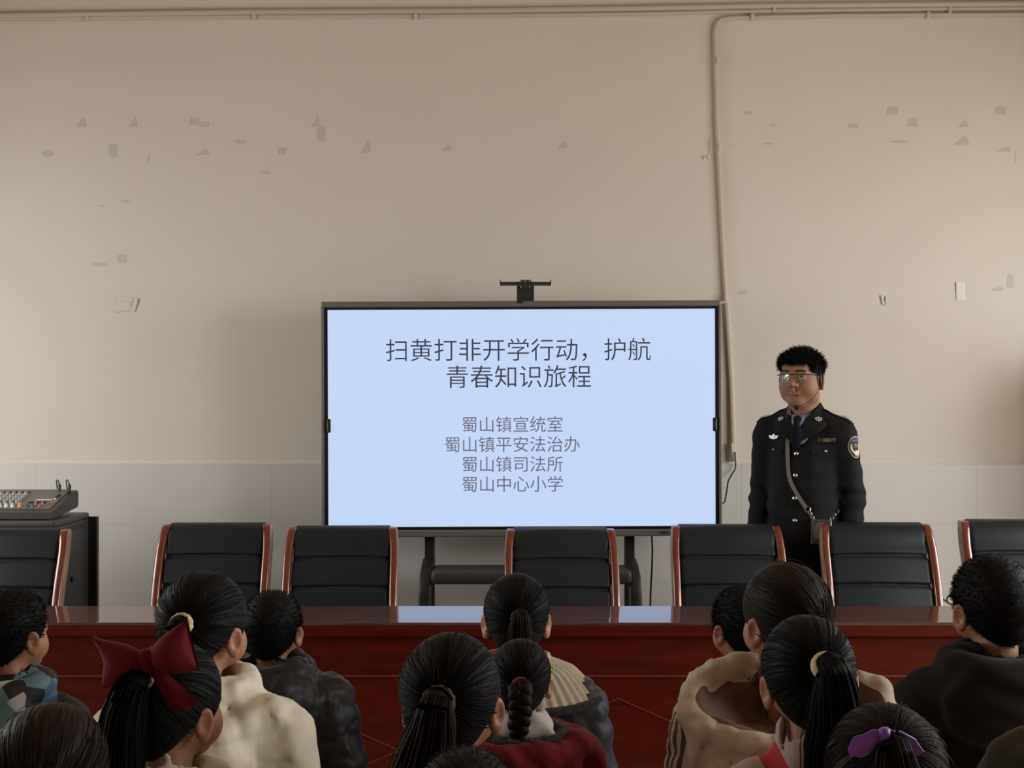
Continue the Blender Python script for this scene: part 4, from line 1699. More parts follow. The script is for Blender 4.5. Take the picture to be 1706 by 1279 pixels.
# 4: girl with the yellow hair tie and cream puffer
X, Y, H = place(342, 949, 2.56, 1.035)
s = 1.035
fr = Frame3(rot(yaw=-.42, roll=.05))
b = kid_body('person', 'girl with a pale yellow scrunchie in a cream puffer jacket', X, Y, H, s, fr)
tp, td, _ = combed_hair(s, (.27, -.90, .16), b, Frame3(fr.R, (0, 0, H)))
torus(b, 'scrunchie', tp + td * .010, td + [0, 0, .25], .017 * s, .0075 * s, 'tie_yellow', rough=.12)
ponytail(b, [tp - td * .005, tp + td * .024 + [0, 0, -.002], tp + td * .03 + [-.006, 0, -.05], tp + td * .02 + [-.01, 0, -.12], tp + td * .01 + [-.008, 0, -.19]],
         [.014, .019, .023, .021, .008], s, 300)


def ex(f, q):
    f.ring([q(*v) for v in hood_ring(0, -.02, -.118, .092, .074, .05)], .032 * s, .015 * s)
    f.cap(q(-.10, -.09, -.16), q(.05, -.13, -.20), .035 * s, .055 * s, .03 * s)
    f.cap(q(.05, -.12, -.205), q(.145, -.075, -.165), .045 * s, .034 * s, .02 * s)
    f.cap(q(.11, -.10, -.175), q(.145, -.06, -.150), .030 * s, .028 * s, .015 * s)
    f.ell(q(0, -.15, -.27), q(.15, .05, .07), .03 * s)


top_mesh(b, 'puffer_jacket', clothes(H, s, .028, ex, both(quilt(.005, .09, .02, wrinkle(.0032, 42, 4)), crease(.0026, 30, 44)), shoulder=.012, neck_gap=.012), H, M['cream'])
trousers(b, H, s, M['trouser'])

# 5: boy in the black puffer
X, Y, H = place(455, 984, 3.05, .86, .112)
s = .86
fr = Frame3(rot(yaw=-.12))
b = kid_body('person', 'short-haired boy in a black hooded puffer jacket, second head from the left chairs', X, Y, H, s, fr)
b['label'] = 'short-haired boy in a black puffer jacket beside the girl with the yellow scrunchie'
short_hair(s, b, Frame3(fr.R, (0, 0, H)), length=.010)


def ex(f, q):
    f.ring([q(*v) for v in hood_ring(0, -.05, -.120, .100, .085, .10)], .040 * s, .02 * s)
    f.ell(q(0, -.14, -.21), q(.145, .075, .105), .04 * s)
    f.ell(q(.05, -.11, -.17), q(.10, .075, .085), .04 * s)


top_mesh(b, 'puffer_jacket', clothes(H, s, .040, ex, both(quilt(.005, .085, .01, wrinkle(.004, 40, 5)), crease(.005, 24, 55)), shoulder=.02), H, M['black_nylon'])
trousers(b, H, s, M['trouser'])

# 6: girl in the middle with the knitted collar
X, Y, H = place(860, 953, 3.12, 1.01)
s = 1.01
fr = Frame3(rot(yaw=.02))
b = kid_body('person', 'girl with a cream ribbed capelet collar in front of the middle chair', X, Y, H, s, fr)
tp, td, _ = combed_hair(s, (.06, -.95, .10), b, Frame3(fr.R, (0, 0, H)))
torus(b, 'hair_band', tp + td * .012, td + [0, 0, .6], .017 * s, .007 * s, 'tie_brown', rough=.15)
ponytail(b, [tp - td * .004, tp + td * .022 + [0, 0, .002], tp + td * .03 + [.0, 0, -.04], tp + td * .02 + [.012, 0, -.10], tp + td * .01 + [.022, 0, -.18]],
         [.015, .021, .028, .029, .010], s, 300, m='strand_brown')


def ex(f, q):
    pass


top_mesh(b, 'puffer_jacket', clothes(H, s, .028, ex, both(quilt(.005, .08, .01, wrinkle(.003, 40, 6)), crease(.004, 28, 66)), shoulder=.015), H, M['grey_blue'])


def capelet(parent, H, s):
    """ribbed knit collar lying over the shoulders, darker along its hem"""
    nu, nv = 18, 240
    outer, hem = [], []
    for i in range(nu):
        u = i / (nu - 1)
        for j in range(nv):
            a = 2 * PI * j / nv
            rx, ry = .062 + .150 * u, .056 + .088 * u
            z = -.088 - .055 * u ** 1.2 - .06 * max(0, u - .55) ** 1.2 * 2
            rib = .0028 * math.sin(a * 44) * min(1, u * 3)
            x, y = (rx + rib) * math.cos(a), -.03 + (ry + rib) * math.sin(a)
            outer.append((x * s, y * s, (z - .012 * abs(math.sin(a)) * u) * s + H))
    V = outer + [(x * .965, y * .965 - .001, z - .010 * s) for x, y, z in outer]
    n = nu * nv
    F = []
    for i in range(nu - 1):
        for j in range(nv):
            a, b_, c, d = i * nv + j, i * nv + (j + 1) % nv, (i + 1) * nv + (j + 1) % nv, (i + 1) * nv + j
            F += [(a, d, c, b_), (n + a, n + b_, n + c, n + d)]
    for j in range(nv):
        k2 = (j + 1) % nv
        F += [(j, k2, n + k2, n + j), ((nu - 1) * nv + j, n + (nu - 1) * nv + j, n + (nu - 1) * nv + k2, (nu - 1) * nv + k2)]
    o = big_mesh('knit_collar', V, F, M['knit'], parent)
    ringp = [Vector(outer[(nu - 1) * nv + j]) for j in range(0, nv, 2)]
    ringp.append(ringp[0])
    MB().tube(ringp, .0115 * s, n=8, cap=False).build('dark_hem', M['dark_trim'], o)
    MB().tube([Vector(outer[2 * nv + j]) for j in list(range(0, nv, 6)) + [0]], .010 * s, n=8, cap=False).build('neck_band', M['knit'], o)


capelet(b, H, s)
trousers(b, H, s, M['trouser'])

# 7: girl in the lower middle, low ponytail
X, Y, H = place(753, 1051, 2.1, 1.03)
s = 1.03
fr = Frame3(rot(yaw=-.22))
b = kid_body('person', 'girl with a large round head and low ponytail left of the red hood, nearest middle', X, Y, H, s, fr)
b['label'] = 'girl with brown low ponytail just left of the girl in the red coat'
tp, td, _ = combed_hair(s, (.10, -.97, .16), b, Frame3(fr.R, (0, 0, H)), n=520)
torus(b, 'hair_band', tp + td * .012, td + [.2, 0, .5], .019 * s, .0085 * s, 'tie_brown', rough=.15)
ponytail(b, [tp - td * .004, tp + td * .028 + [0, 0, 0], tp + td * .03 + [-.008, 0, -.05], tp + td * .02 + [-.022, 0, -.12], tp + td * .01 + [-.030, 0, -.22]],
         [.016, .024, .036, .046, .030], s, 480, m='strand_brown', wisp=.3)
top_mesh(b, 'jacket', clothes(H, s, .015, None, wrinkle(.003, 45, 7)), H, M['grey_coat'])
trousers(b, H, s, M['trouser'])

# 8: small girl in the red coat
X, Y, H = place(868, 1062, 2.62, .78)
s = .78
fr = Frame3(rot(yaw=-.06))
b = kid_body('person', 'small girl in a red wool coat with a red hair elastic and a braid', X, Y, H, s, fr)
tp, td, _ = combed_hair(s, (.04, -.98, -.02), b, Frame3(fr.R, (0, 0, H)))
torus(b, 'hair_elastic', tp + td * .008 + [0, 0, .004], td + [0, 0, .6], .018 * s, .006 * s, 'tie_red')


def braid(parent, pts, r, m):
    c = spline(pts, 46)
    mb = MB()
    t = unit(np.gradient(c, axis=0))
    a = unit(np.cross(t, [0.1, 1, 0.1]))
    b2 = np.cross(t, a)
    for k3 in range(3):
        ph = np.linspace(0, 5.2 * PI, 46) + k3 * 2 * PI / 3
        taper = np.interp(np.linspace(0, 1, 46), [0, .7, 1], [1, .9, .35])
        p = c + a * (np.sin(ph) * r * .75 * taper)[:, None] + b2 * (np.sin(2 * ph) * r * .40 * taper)[:, None]
        mb.tube([Vector(v) for v in p], list(r * .72 * taper), n=10)
    return mb.build('braid', M[m], parent)


braid(b, [tp + td * .004, tp + td * .022 + [0, 0, -.012], tp + td * .022 + [.0, 0, -.05], tp + td * .016 + [-.004, 0, -.09], tp + td * .006 + [.0, 0, -.128]], .024 * s, 'strand_brown')


def ex(f, q):
    f.ring([q(*v) for v in hood_ring(.0, -.055, -.165, .150, .11, .06)], .034 * s, .03 * s)
    f.ell(q(0, -.12, -.25), q(.17, .07, .09), .04 * s)
    f.ell(q(0, -.05, -.13), q(.105, .095, .07), .0, 'sub')


top_mesh(b, 'coat', clothes(H, s, .030, ex, both(wrinkle(.004, 45, 8), crease(.004, 20, 18)), shoulder=.02), H, M['red_wool'])
f = Field(lin((-.2, .2, .006)), lin((-.2, .12, .006)), lin((-.26, .0, .006)))
f.ring([tuple(u * s for u in v) for v in hood_ring(0, -.055, -.142, .118, .085, .10)], .022 * s, .01)
f.disp(lambda x, y, z: .0035 * np.sin(x * 260) * np.sin(y * 240 + 1) * np.sin(z * 280))
V, Q = f.mesh(); V[:, 2] += H
big_mesh('fur_lining', V, Q, M['fur'], b)
f = Field(lin((-.1, .1, .004)), lin((-.13, .08, .004)), lin((-.2, -.03, .004)))
f.ring([tuple(u * s for u in v) for v in hood_ring(0, -.028, -.088, .060, .056, .0)], .010 * s, .01)
f.ring([tuple(u * s for u in v) for v in hood_ring(0, -.03, -.120, .066, .062, .0)], .016 * s, .02)
f.cap((.03 * s, -.075 * s, -.085 * s), (.085 * s, -.085 * s, -.135 * s), .010 * s, .012 * s, .02)
V, Q = f.mesh(); V[:, 2] += H
big_mesh('white_collar', V, Q, M['white_collar'], b)
trousers(b, H, s, M['trouser'])

# 9: crown of a head at the bottom centre
X, Y, H = place(775, 1250, 1.6, .88, .114)
s = .88
fr = Frame3(rot(yaw=0))
b = kid_body('person', 'child at the bottom centre edge, only the dark crown of the head showing', X, Y, H, s, fr)
short_hair(s, b, Frame3(fr.R, (0, 0, H)), th=.013, length=.008)
top_mesh(b, 'jacket', clothes(H, s, .015, None, wrinkle(.003, 45, 9)), H, M['grey_coat'])
trousers(b, H, s, M['trouser'])

# 10: girl in the beige jacket with striped sleeve
X, Y, H = place(1307, 934, 2.6, 1.05)
s = 1.05
fr = Frame3(rot(yaw=.42, roll=-.05))
b = kid_body('person', 'girl facing left in a beige hooded jacket with brown lining and striped sleeve', X, Y, H, s, fr, .035)
tp, td, _ = combed_hair(s, (.10, -.92, -.22), b, Frame3(fr.R, (0, 0, H)), m='hair_brown', ms='strand_brown')
ponytail(b, [tp - td * .004, tp + td * .020 + [0, 0, -.006], tp + td * .018 + [.0, 0, -.05], tp + td * .005 + [.0, 0, -.10]], [.016, .021, .022, .010], s, 220, m='strand_brown')
RING10 = hood_ring(-.012, -.075, -.158, .196, .105, .55, n=22, wave=.035, seed=3)


def ex(f, q):
    f.ring([q(*v) for v in RING10], .026 * s, .02 * s)
    f.ell(q(-.01, -.125, -.275), q(.19, .075, .09), .04 * s)
    f.cap(q(-.19, -.10, -.20), q(-.205, -.13, -.25), .030 * s, .018 * s, .02 * s)
    f.ell(q(-.012, -.10, -.150), q(.160, .085, .075), .012 * s, 'sub', None, rot(pitch=.5))


V, Q = clothes(H, s, .024, ex, both(wrinkle(.004, 42, 10), crease(.0045, 22, 11)), shoulder=.02)
c = V / s
qv = (c - np.array([-.012, -.10, -.150])) @ rot(pitch=.5) / np.array([.160, .085, .075])
lining = np.minimum(1.17 - np.sqrt((qv ** 2).sum(1)), (-.105 - c[:, 2]) * 8)
# three stripes down the outer side of the left sleeve, following the arm
ax0, ax1 = np.array([-.17, -.03, -.215]), np.array([-.202, -.02, -.40])
dv = unit(ax1 - ax0)
h = (c - ax0) @ dv
side = (c - ax0 - h[:, None] * dv)
angs = np.arctan2(-side[:, 1], -side[:, 0])
bandv = np.max([.10 - np.abs(angs - a0) for a0 in (.05, .42, .79)], axis=0)
bandv = np.minimum(bandv, np.minimum((h + .02) * 10, (-.135 - c[:, 0]) * 10))
M['jacket_zoned'] = zoned('beige_twill_jacket', [(0.50, 0.43, 0.33), (0.10, 0.048, 0.030), (0.075, 0.04, 0.028)], .75)
big_mesh('jacket', V + [0, 0, H], Q, M['jacket_zoned'], b, None, np.stack([lining, bandv, 0 * h], 1))
trousers(b, H, s, M['trouser'])

# 11: boy mostly hidden behind her
X, Y, H = place(1238, 976, 3.15, .94, .112)
s = .94
fr = Frame3(rot(yaw=.35))
b = kid_body('person', 'dark-haired boy mostly hidden behind the girl in the beige jacket', X, Y, H, s, fr)
short_hair(s, b, Frame3(fr.R, (0, 0, H)), length=.011)
top_mesh(b, 'jacket', clothes(H, s, .012, None, wrinkle(.003, 45, 11), shoulder=-.03), H, M['black_cotton'])
trousers(b, H, s, M['trouser'])

# 12: girl with the cream scrunchie
X, Y, H = place(1347, 1022, 2.05, .925)
s = .925
fr = Frame3(rot(yaw=-.06, roll=-.10))
b = kid_body('person', 'girl with a cream scrunchie and long ponytail in a red and pale pink top', X, Y, H, s, fr)
tp, td, _ = combed_hair(s, (.10, -.90, .30), b, Frame3(fr.R, (0, 0, H)))
ponytail(b, [tp - td * .005, tp + td * .035 + [.004, 0, -.004], tp + td * .036 + [.010, 0, -.06], tp + td * .028 + [.012, 0, -.13], tp + td * .02 + [.0, 0, -.24]],
         [.014, .024, .040, .046, .034], s, 480, wisp=.35)
torus(b, 'scrunchie', tp + td * .014, td + [-.2, 0, .35], .0175 * s, .0095 * s, 'tie_cream')
V, Q = clothes(H, s, .014, None, wrinkle(.0035, 45, 12), shoulder=-.01)
c = V / s
z1 = np.maximum((-.235 + .25 * np.maximum(c[:, 0] + .03, 0)) - c[:, 2], .020 - np.abs(c[:, 0] + .055 + (c[:, 2] + .2) * .35))
M['top_zoned'] = zoned('pink_red_top', [(0.46, 0.36, 0.36), (0.42, 0.006, 0.012)])
big_mesh('top', V + [0, 0, H], Q, M['top_zoned'], b, None, np.stack([z1, 0 * z1 - 1, 0 * z1], 1))
trousers(b, H, s, M['trouser'])

# 13: girl with the purple bow, bottom right
X, Y, H = place(1473, 1168, 1.58, .91)
s = .91
fr = Frame3(rot(yaw=-.06))
b = kid_body('person', 'girl at the bottom right with a small purple satin bow in brown hair', X, Y, H, s, fr)
tp, td, _ = combed_hair(s, (-.12, -.80, .78), b, Frame3(fr.R, (0, 0, H)), m='hair_brown', ms='strand_brown', n=520)
ponytail(b, [tp - td * .006, tp + td * .014 + [0, -.004, -.008], tp + td * .018 + [.004, -.006, -.05], tp + td * .014 + [.006, -.004, -.12]], [.012, .019, .028, .022], s, 320, m='strand_brown', wisp=.3)


def satin_bow(parent, c, R, sc):
    mb = MB()
    for sx, L, w in ((-1, .044, .0095), (1, .018, .008)):
        n, m_ = 20, 18
        V, F = [], []
        for i in range(n):
            u = i / (n - 1)
            for j in range(m_):
                a = 2 * PI * j / m_
                V.append((sx * L * u, .004 * math.cos(a) * math.sin(u * PI + .3) - .003, (.003 + w * math.sin(min(1, u * 1.1) * PI * .62)) * math.sin(a) * (1 if u < .75 else 1 - (u - .75) * 2.4) - .010 * u * u * (1 if sx < 0 else 2.2) + .002 * math.sin(u * 9)))
        for i in range(n - 1):
            for j in range(m_):
                F.append((i * m_ + j, (i + 1) * m_ + j, (i + 1) * m_ + (j + 1) % m_, i * m_ + (j + 1) % m_))
        mb.add(V, F, 0, True)
    mb.lathe([(.002, -.008), (.006, -.006), (.007, 0), (.006, .006), (.002, .008)], (0, -.004, 0), 'z', 14)
    mb.tube([(.014, -.004, -.004), (.026, -.005, -.016), (.031, -.004, -.032)], 1.0, n=8, flat=(.005, .002))
    return mb.build('bow', M['purple'], parent, xf=Matrix.Translation(Vector(c)) @ Matrix(np.asarray(R).tolist()).to_4x4() @ Matrix.Scale(sc, 4))


satin_bow(b, tp + td * .012 + [-.012, -.004, .006], rot(roll=-.30), 1.12)
top_mesh(b, 'jacket', clothes(H, s, .015, None, wrinkle(.003, 45, 13)), H, M['grey_coat'])
trousers(b, H, s, M['trouser'])

# 14: short-haired boy on the right
X, Y, H = place(1651, 925, 2.7, 1.0, .112)
s = 1.0
fr = Frame3(rot(yaw=.16, roll=-.06))
b = kid_body('person', 'short-haired boy with glasses in a black hooded top at the right', X, Y, H, s, fr)
short_hair(s, b, Frame3(fr.R, (0, 0, H)), n=6000, length=.008)


def ex(f, q):
    f.ring([q(*v) for v in hood_ring(0, -.055, -.125, .100, .080, .10)], .034 * s, .02 * s)
    f.ell(q(0, -.13, -.20), q(.155, .06, .085), .04 * s)
    f.ell(q(-.11, -.06, -.165), q(.05, .06, .035), .03 * s)


top_mesh(b, 'hooded_top', clothes(H, s, .020, ex, wrinkle(.004, 40, 14), shoulder=.02), H, M['black_cotton'])
mb = MB()
G = lambda *v: Vector(fr.w(np.array(v) * s)) + Vector((0, 0, H))
for sx in (-1, 1):
    mb.tube([G(sx * .086, -.01, .004), G(sx * .082, .04, .006), G(sx * .066, .088, .004)], .0022, n=6)
    mb.tube([G(sx * (.036 + .021 * math.cos(a)), .090, .002 + .013 * math.sin(a)) for a in np.linspace(0, 2 * PI, 17)], .002, n=6, cap=False)
mb.tube([G(-.014, .091, .004), G(.014, .091, .004)], .002, n=6)
mb.build('glasses', M['dark_grey'], b)
trousers(b, H, s, M['trouser'])

# 15: shoulder of a child past the right edge, in a charcoal coat with pale fur
X, Y, H = place(1866, 952, 1.95, 1.0)
s = 1.0
fr = Frame3(rot(yaw=.1))
b = kid_body('person', 'child past the lower right edge, only a charcoal coat sleeve in view', X, Y, H, s, fr)
short_hair(s, b, Frame3(fr.R, (0, 0, H)), length=.010)
top_mesh(b, 'coat', clothes(H, s, .028, None, quilt(.006, .09, 0, wrinkle(.004, 40, 15)), shoulder=.02), H, M['grey_coat'])
trousers(b, H, s, M['trouser'])

# ------------------------------------------------------------------ the officer
M['uniform'] = mat('navy_black_uniform', (0.0055, 0.0058, 0.0068), 0.85, spec=0.25, bump=0.1, bscale=300)
M['shirt'] = mat('blue_shirt', (0.17, 0.20, 0.34), 0.75)
M['necktie'] = mat('dark_navy_tie', (0.006, 0.006, 0.011), 0.9, spec=0.2)
M['strap_grey'] = mat('grey_webbing', (0.155, 0.155, 0.135), 0.8, bump=0.2, bscale=300)
M['patch_navy'] = mat('patch_navy', (0.022, 0.018, 0.045), 0.8)
M['patch_edge'] = mat('patch_silver_thread', (0.36, 0.35, 0.37), 0.7)
M['patch_yellow'] = mat('patch_yellow_thread', (0.62, 0.55, 0.20), 0.7)
M['patch_white'] = mat('patch_white_thread', (0.62, 0.63, 0.58), 0.7)
M['patch_text'] = mat('patch_pale_thread', (0.30, 0.34, 0.34), 0.7)
M['button'] = mat('silver_button', (0.62, 0.58, 0.50), 0.28, metal=1.0)
M['brass'] = mat('pale_gold_number', (0.42, 0.40, 0.27), 0.45, metal=0.6)
M['lens'] = bpy.data.materials.new('spectacle_lens')
M['lens'].use_nodes = True
lb = M['lens'].node_tree.nodes['Principled BSDF']
lb.inputs['Base Color'].default_value = (0.95, 0.97, 0.95, 1)
lb.inputs['Roughness'].default_value = 0.02
lb.inputs['Transmission Weight'].default_value = 1.0
lb.inputs['IOR'].default_value = 1.12
lb.inputs['Coat Weight'].default_value = 0.6
lb.inputs['Coat IOR'].default_value = 1.8
M['foam'] = mat('black_foam', (0.010, 0.011, 0.009), 0.95)

OD = 5.22
oc = P(1340, 665, OD)
YAW = math.radians(-30)
off_ = (oc.x, OD)
# body field in local coordinates: faces -Y, his left arm is +X, floor at z = 0
HC = np.array([-0.004, -0.028, 1.642])
HS = 1.16
HYAW = math.radians(-5)
hf = Frame3(rot(yaw=PI + HYAW, pitch=math.radians(-1)), HC)


def adult_head(f, fr, s):
    E = lambda c, r, k=0.0, op='add', R=None: f.ell([v * s for v in c], [v * s for v in r], k * s, op, fr, R)
    C = lambda a, b, ra, rb=None, k=0.0, op='add': f.cap([v * s for v in a], [v * s for v in b], ra * s, None if rb is None else rb * s, k * s, op, fr)
    E((0, -.010, .028), (.071, .089, .078))
    E((0, .018, -.030), (.062, .064, .066), .03)
    for sx in (-1, 1):
        E((sx * .037, .040, -.034), (.031, .032, .034), .025)          # full cheeks
        E((sx * .040, .012, -.062), (.027, .036, .027), .025)          # jaw corners
    E((0, .058, -.089), (.029, .024, .019), .03)
    E((0, .063, .048), (.045, .022, .026), .03)                        # forehead
    for sx in (-1, 1):
        E((sx * .0305, .096, .006), (.0175, .013, .0095), .010, 'sub')
        E((sx * .0305, .0725, .005), (.0145, .0145, .0118), .003)
        C((sx * .015, .0855, .0125), (sx * .043, .0765, .0095), .0036, .003, .004)   # upper lid
        C((sx * .017, .0835, -.0035), (sx * .041, .0755, -.002), .0028, .0026, .004)  # lower lid
        C((sx * .012, .0865, .0225), (sx * .046, .0745, .022), .0062, .0042, .010)  # brow ridge
    C((0, .0835, .014), (0, .0985, -.020), .0065, .0085, .012)
    E((0, .0985, -.0235), (.0105, .0095, .0085), .008)
    for sx in (-1, 1):
        E((sx * .0125, .0885, -.0265), (.0085, .0095, .0070), .006)
        E((sx * .0065, .0975, -.0335), (.0034, .0050, .0034), .002, 'sub')
    C((0, .089, -.036), (0, .0875, -.047), .0055, .0045, .008)
    for sx in (-1, 1):
        C((sx * .002, .0895, -.0500), (sx * .0215, .0795, -.0545), .0044, .0022, .005)
        C((sx * .002, .0885, -.0590), (sx * .0195, .0790, -.0575), .0056, .0032, .005)
    C((-.024, .083, -.0550), (.024, .083, -.0550), .0014, None, .002, 'sub')
    C((0, .091, -.0546), (0, .091, -.0546), .010, None, .002, 'sub') if False else None
    for sx in (-1, 1):
        R = rot(yaw=sx * -0.50, roll=sx * 0.10)
        c = np.array((sx * .0775, -.010, -.012))
        E(c, (.0080, .0185, .030), .006, 'add', R)
        E(c + R @ np.array((sx * .0065, .003, .004)), (.0062, .0105, .018), .004, 'sub', R)
        E(c + R @ np.array((sx * .002, .010, -.004)), (.004, .004, .007), .004, 'add', R)
        E(c + R @ np.array((0, .003, -.025)), (.0062, .0085, .0085), .006, 'add', R)
    C((0, -.022, -.04), (0, -.030, -.165), .054, .058, .025)
    return f


g = .0026
f = Field(lin((-.31, -.11, .009), (-.11, .13, g), (.13, .33, .009)),
          lin((-.20, -.165, .009), (-.165, .105, g), (.105, .20, .009)),
          lin((-.012, .66, .014), (.66, .88, .006), (.88, 1.46, .012), (1.46, 1.77, g)))
adult_head(f, hf, HS)
f.cap((-.115, .0, 1.40), (.115, .0, 1.40), .050, None, .04)
f.ell((0, 0, 1.27), (.135, .09, .17), .05)
f.ell((0, -.01, 1.05), (.125, .09, .18), .06)
f.ell((0, 0, .92), (.14, .10, .12), .05)
for sx in (-1, 1):
    el, wr = (sx * .198, .03, 1.125), (sx * .205, -.045, .885)
    f.cap((sx * .155, 0, 1.395), el, .050, .038, .03)
    f.cap(el, wr, .038, .026, .01)
    hand(f, wr, (0, -.10, -1), (-sx, .1, 0), sx, 1.0, .40)
    kn = (sx * .095, -.01, .50)
    f.cap((sx * .085, 0, .88), kn, .082, .056, .03)
    f.cap(kn, (sx * .10, .015, .09), .056, .038, .02)
    f.cap((sx * .10, .02, .05), (sx * .115, -.12, .035), .036, .030, .02)
V, Q = f.mesh()
c = (centers(V, Q) - HC) @ hf.R / HS
lip = (c[:, 1] > .070) & (np.abs(c[:, 2] + .0552) < .0085) & (np.abs(c[:, 0]) < .0235 - 1.1 * np.abs(c[:, 2] + .0552)) & (c[:, 2] > -.0645)
off = big_mesh('person', V, Q, [M['skin_adult'], M['lip']], None, lip.astype(int))
off.location = (off_[0], off_[1], 0)
off.rotation_euler = (0, 0, YAW)
tag(off, 'person in a dark police uniform and glasses standing right of the display', 'person')
hw_ = lambda *v: Vector(hf.w(np.array(v) * HS))
for sx in (-1, 1):
    mb = MB()
    mb.lathe([(.0001, -.0110 * HS), (.0075 * HS, -.0082 * HS), (.0110 * HS, 0), (.0075 * HS, .0082 * HS), (.0001, .0110 * HS)], hw_(sx * .0305, .0765, .004), 'y', 18)
    mb.lathe([(.0001, -.0032 * HS), (.0050 * HS, -.0012 * HS), (.0050 * HS, .001 * HS), (.0001, .003 * HS)], hw_(sx * .0300 - .002, .0850, .0040), 'y', 16, m=1)
    mb.build('eye', [M['eye_white'], M['iris']], off)
    V, Q = strands_mesh(np.array([[hw_(sx * (.012 + .036 * u) + d[0], .0925 - .014 * u ** 1.6 + d[1], .0235 + .004 * math.sin(u * 2.6) + d[2] + (.0015 * t)) + Vector((0, 0, 0)) for t in (0,) for u in (u0, u0 + .06, u0 + .13)]
                                  for u0, d in ((x, (0, RNG.uniform(0, .0012), RNG.uniform(-.0034, .0034))) for x in np.linspace(0, .9, 70))]), .0007, .0004)
    big_mesh('eyebrow', V, Q, M['strand'], off)

# hair: short, thick on top, swept fringe
s = HS
f = Field(lin((-.12, .12, .0036)), lin((-.13, .13, .0036)), lin((-.12, .15, .0036)))
f.ell((0, -.014 * s, .034 * s), tuple(v * s for v in (.0755, .094, .079)))
f.ell((0, .030 * s, .062 * s), tuple(v * s for v in (.066, .060, .036)), .03)
full = Field(f.xs, f.ys, f.zs); full.F = f.F.copy()
f.cut(lambda x, y, z: (np.interp(y / s, [-.10, -.075, -.05, -.024, .0, .018, .034, .040, .056, .075, .095], [-.075, -.070, -.058, -.040, -.004, .004, -.014, -.004, .043, .050, .054]) * s - .10 * np.clip(np.abs(x) - .045 * s, 0, 1) * (y > .045 * s) + .018 * x * (y > .05 * s) - z) * .75, .008)
V, Q = f.mesh()
o_, rf = radius_fn(full, 1.0)
rf2 = lambda d: np.array(rf(d))


def rad(dirs):
    lo, hi = np.full(len(dirs), .03), np.full(len(dirs), .15)
    for _ in range(18):
        m_ = (lo + hi) / 2
        ins = full.sample(o_ + dirs * m_[:, None]) < 0
        lo, hi = np.where(ins, m_, lo), np.where(ins, hi, m_)
    return lo


at = flow_attr(V, o_, unit(np.array([.1, -.5, .85])), 22, 3.0)
d0 = unit(RNG.normal(0, 1, (9000, 3)))
p0 = o_ + d0 * rad(d0)[:, None]
keep = f.sample(p0 - d0 * .004) < .0005
d0, p0 = d0[keep], p0[keep]
crown = unit(np.array([.1, -.5, .85]))
away = unit(d0 - crown[None] * (d0 @ crown)[:, None] + RNG.normal(0, .30, d0.shape) + np.array([.25, 0, 0]))
tt = np.linspace(0, 1, 4)[None, :, None]
L = np.where(p0[:, 2] > .045, .017, .007)[:, None, None] * RNG.uniform(.5, 1.15, (len(d0), 1, 1))
paths = p0[:, None] - d0[:, None] * .0015 + (away[:, None] * tt + d0[:, None] * (.45 * tt - .20 * tt ** 2)) * L
fr_ = (p0[:, 1] > .045) & (p0[:, 2] > .040) & (p0[:, 2] < .088)
fp = np.repeat(p0[fr_], 3, 0) + RNG.normal(0, .004, (3 * fr_.sum(), 3)) * [1, .3, .5]
fd = unit(np.array([.30, .10, -1.0])[None] + RNG.normal(0, .30, fp.shape))
fo = unit(np.repeat(d0[fr_], 3, 0))
fL = RNG.uniform(.010, .022, (len(fp), 1, 1))
paths = np.concatenate([paths, fp[:, None] + (fd[:, None] * tt + fo[:, None] * (.45 * tt - .25 * tt ** 2)) * fL])
sV, sQ = strands_mesh(paths, .0011, .0004)
Va, Qa = join([(V, Q), (sV, sQ)])
big_mesh('hair', Va @ hf.R.T + hf.o, Qa, [M['hair'], M['strand']], off, np.concatenate([np.zeros(len(Q), int), np.ones(len(sQ), int)]), np.concatenate([at, np.zeros((len(sV), 3))]))

# jacket
jk = Field(lin((-.34, .34, .0058)), lin((-.22, .22, .0058)), lin((.74, 1.56, .0058)))
jk.cap((-.110, .0, 1.405), (.110, .0, 1.405), .064, None, .04)
jk.cap((-.06, .005, 1.455), (.06, .005, 1.455), .048, None, .05)
jk.ell((0, -.005, 1.28), (.158, .116, .19), .06)
jk.ell((0, -.018, 1.08), (.152, .124, .20), .08)
jk.ell((0, -.010, .90), (.165, .122, .15), .06)
for sx in (-1, 1):
    el, wr = (sx * .198, .03, 1.125), (sx * .205, -.042, .885)
    jk.cap((sx * .164, 0, 1.395), el, .064, .056, .03)
    jk.cap(el, wr, .056, .046, .015)
    jk.cap((sx * .08, .0, 1.462), (sx * .160, .0, 1.432), .030, .032, .03)
jk.cut(lambda x, y, z: .775 - z + 0 * x)
jk.cap((0, -.012, 1.62), (0, -.006, 1.46), .060, None, .006, 'sub')
for t in np.linspace(0, 1, 7):                                     # V opening over the shirt
    jk.cap((0, -.10 - .045 * t, 1.50 - .10 * t), (0, -.20, 1.50 - .10 * t), .042 * (1 - t) + .010, None, .004, 'sub')
wj = wrinkle(.0028, 34, 77)
jk.disp(lambda x, y, z: wj(x, y, z) * (np.abs(z - 1.1) < .45) + .0035 * np.sin((z + .3 * y) * 95) * np.exp(-((z - 1.13) / .07) ** 2) * (np.abs(x) > .16))
front_seam = lambda x, y, z: .0028 * np.exp(-((x + .028) / .004) ** 2) * (y < -.05) * (z < 1.36)
jk.disp(front_seam)
V, Q = jk.mesh()
jacket = big_mesh('jacket', V, Q, M['uniform'], off)


def surf(x, z, lift=.0):
    h = jk.hit((x, -.30, z), (0, 1, 0), 0, .5, 700)
    return np.array([x, h[1] - lift, z]) if h is not None else np.array([x, -.13 - lift, z])


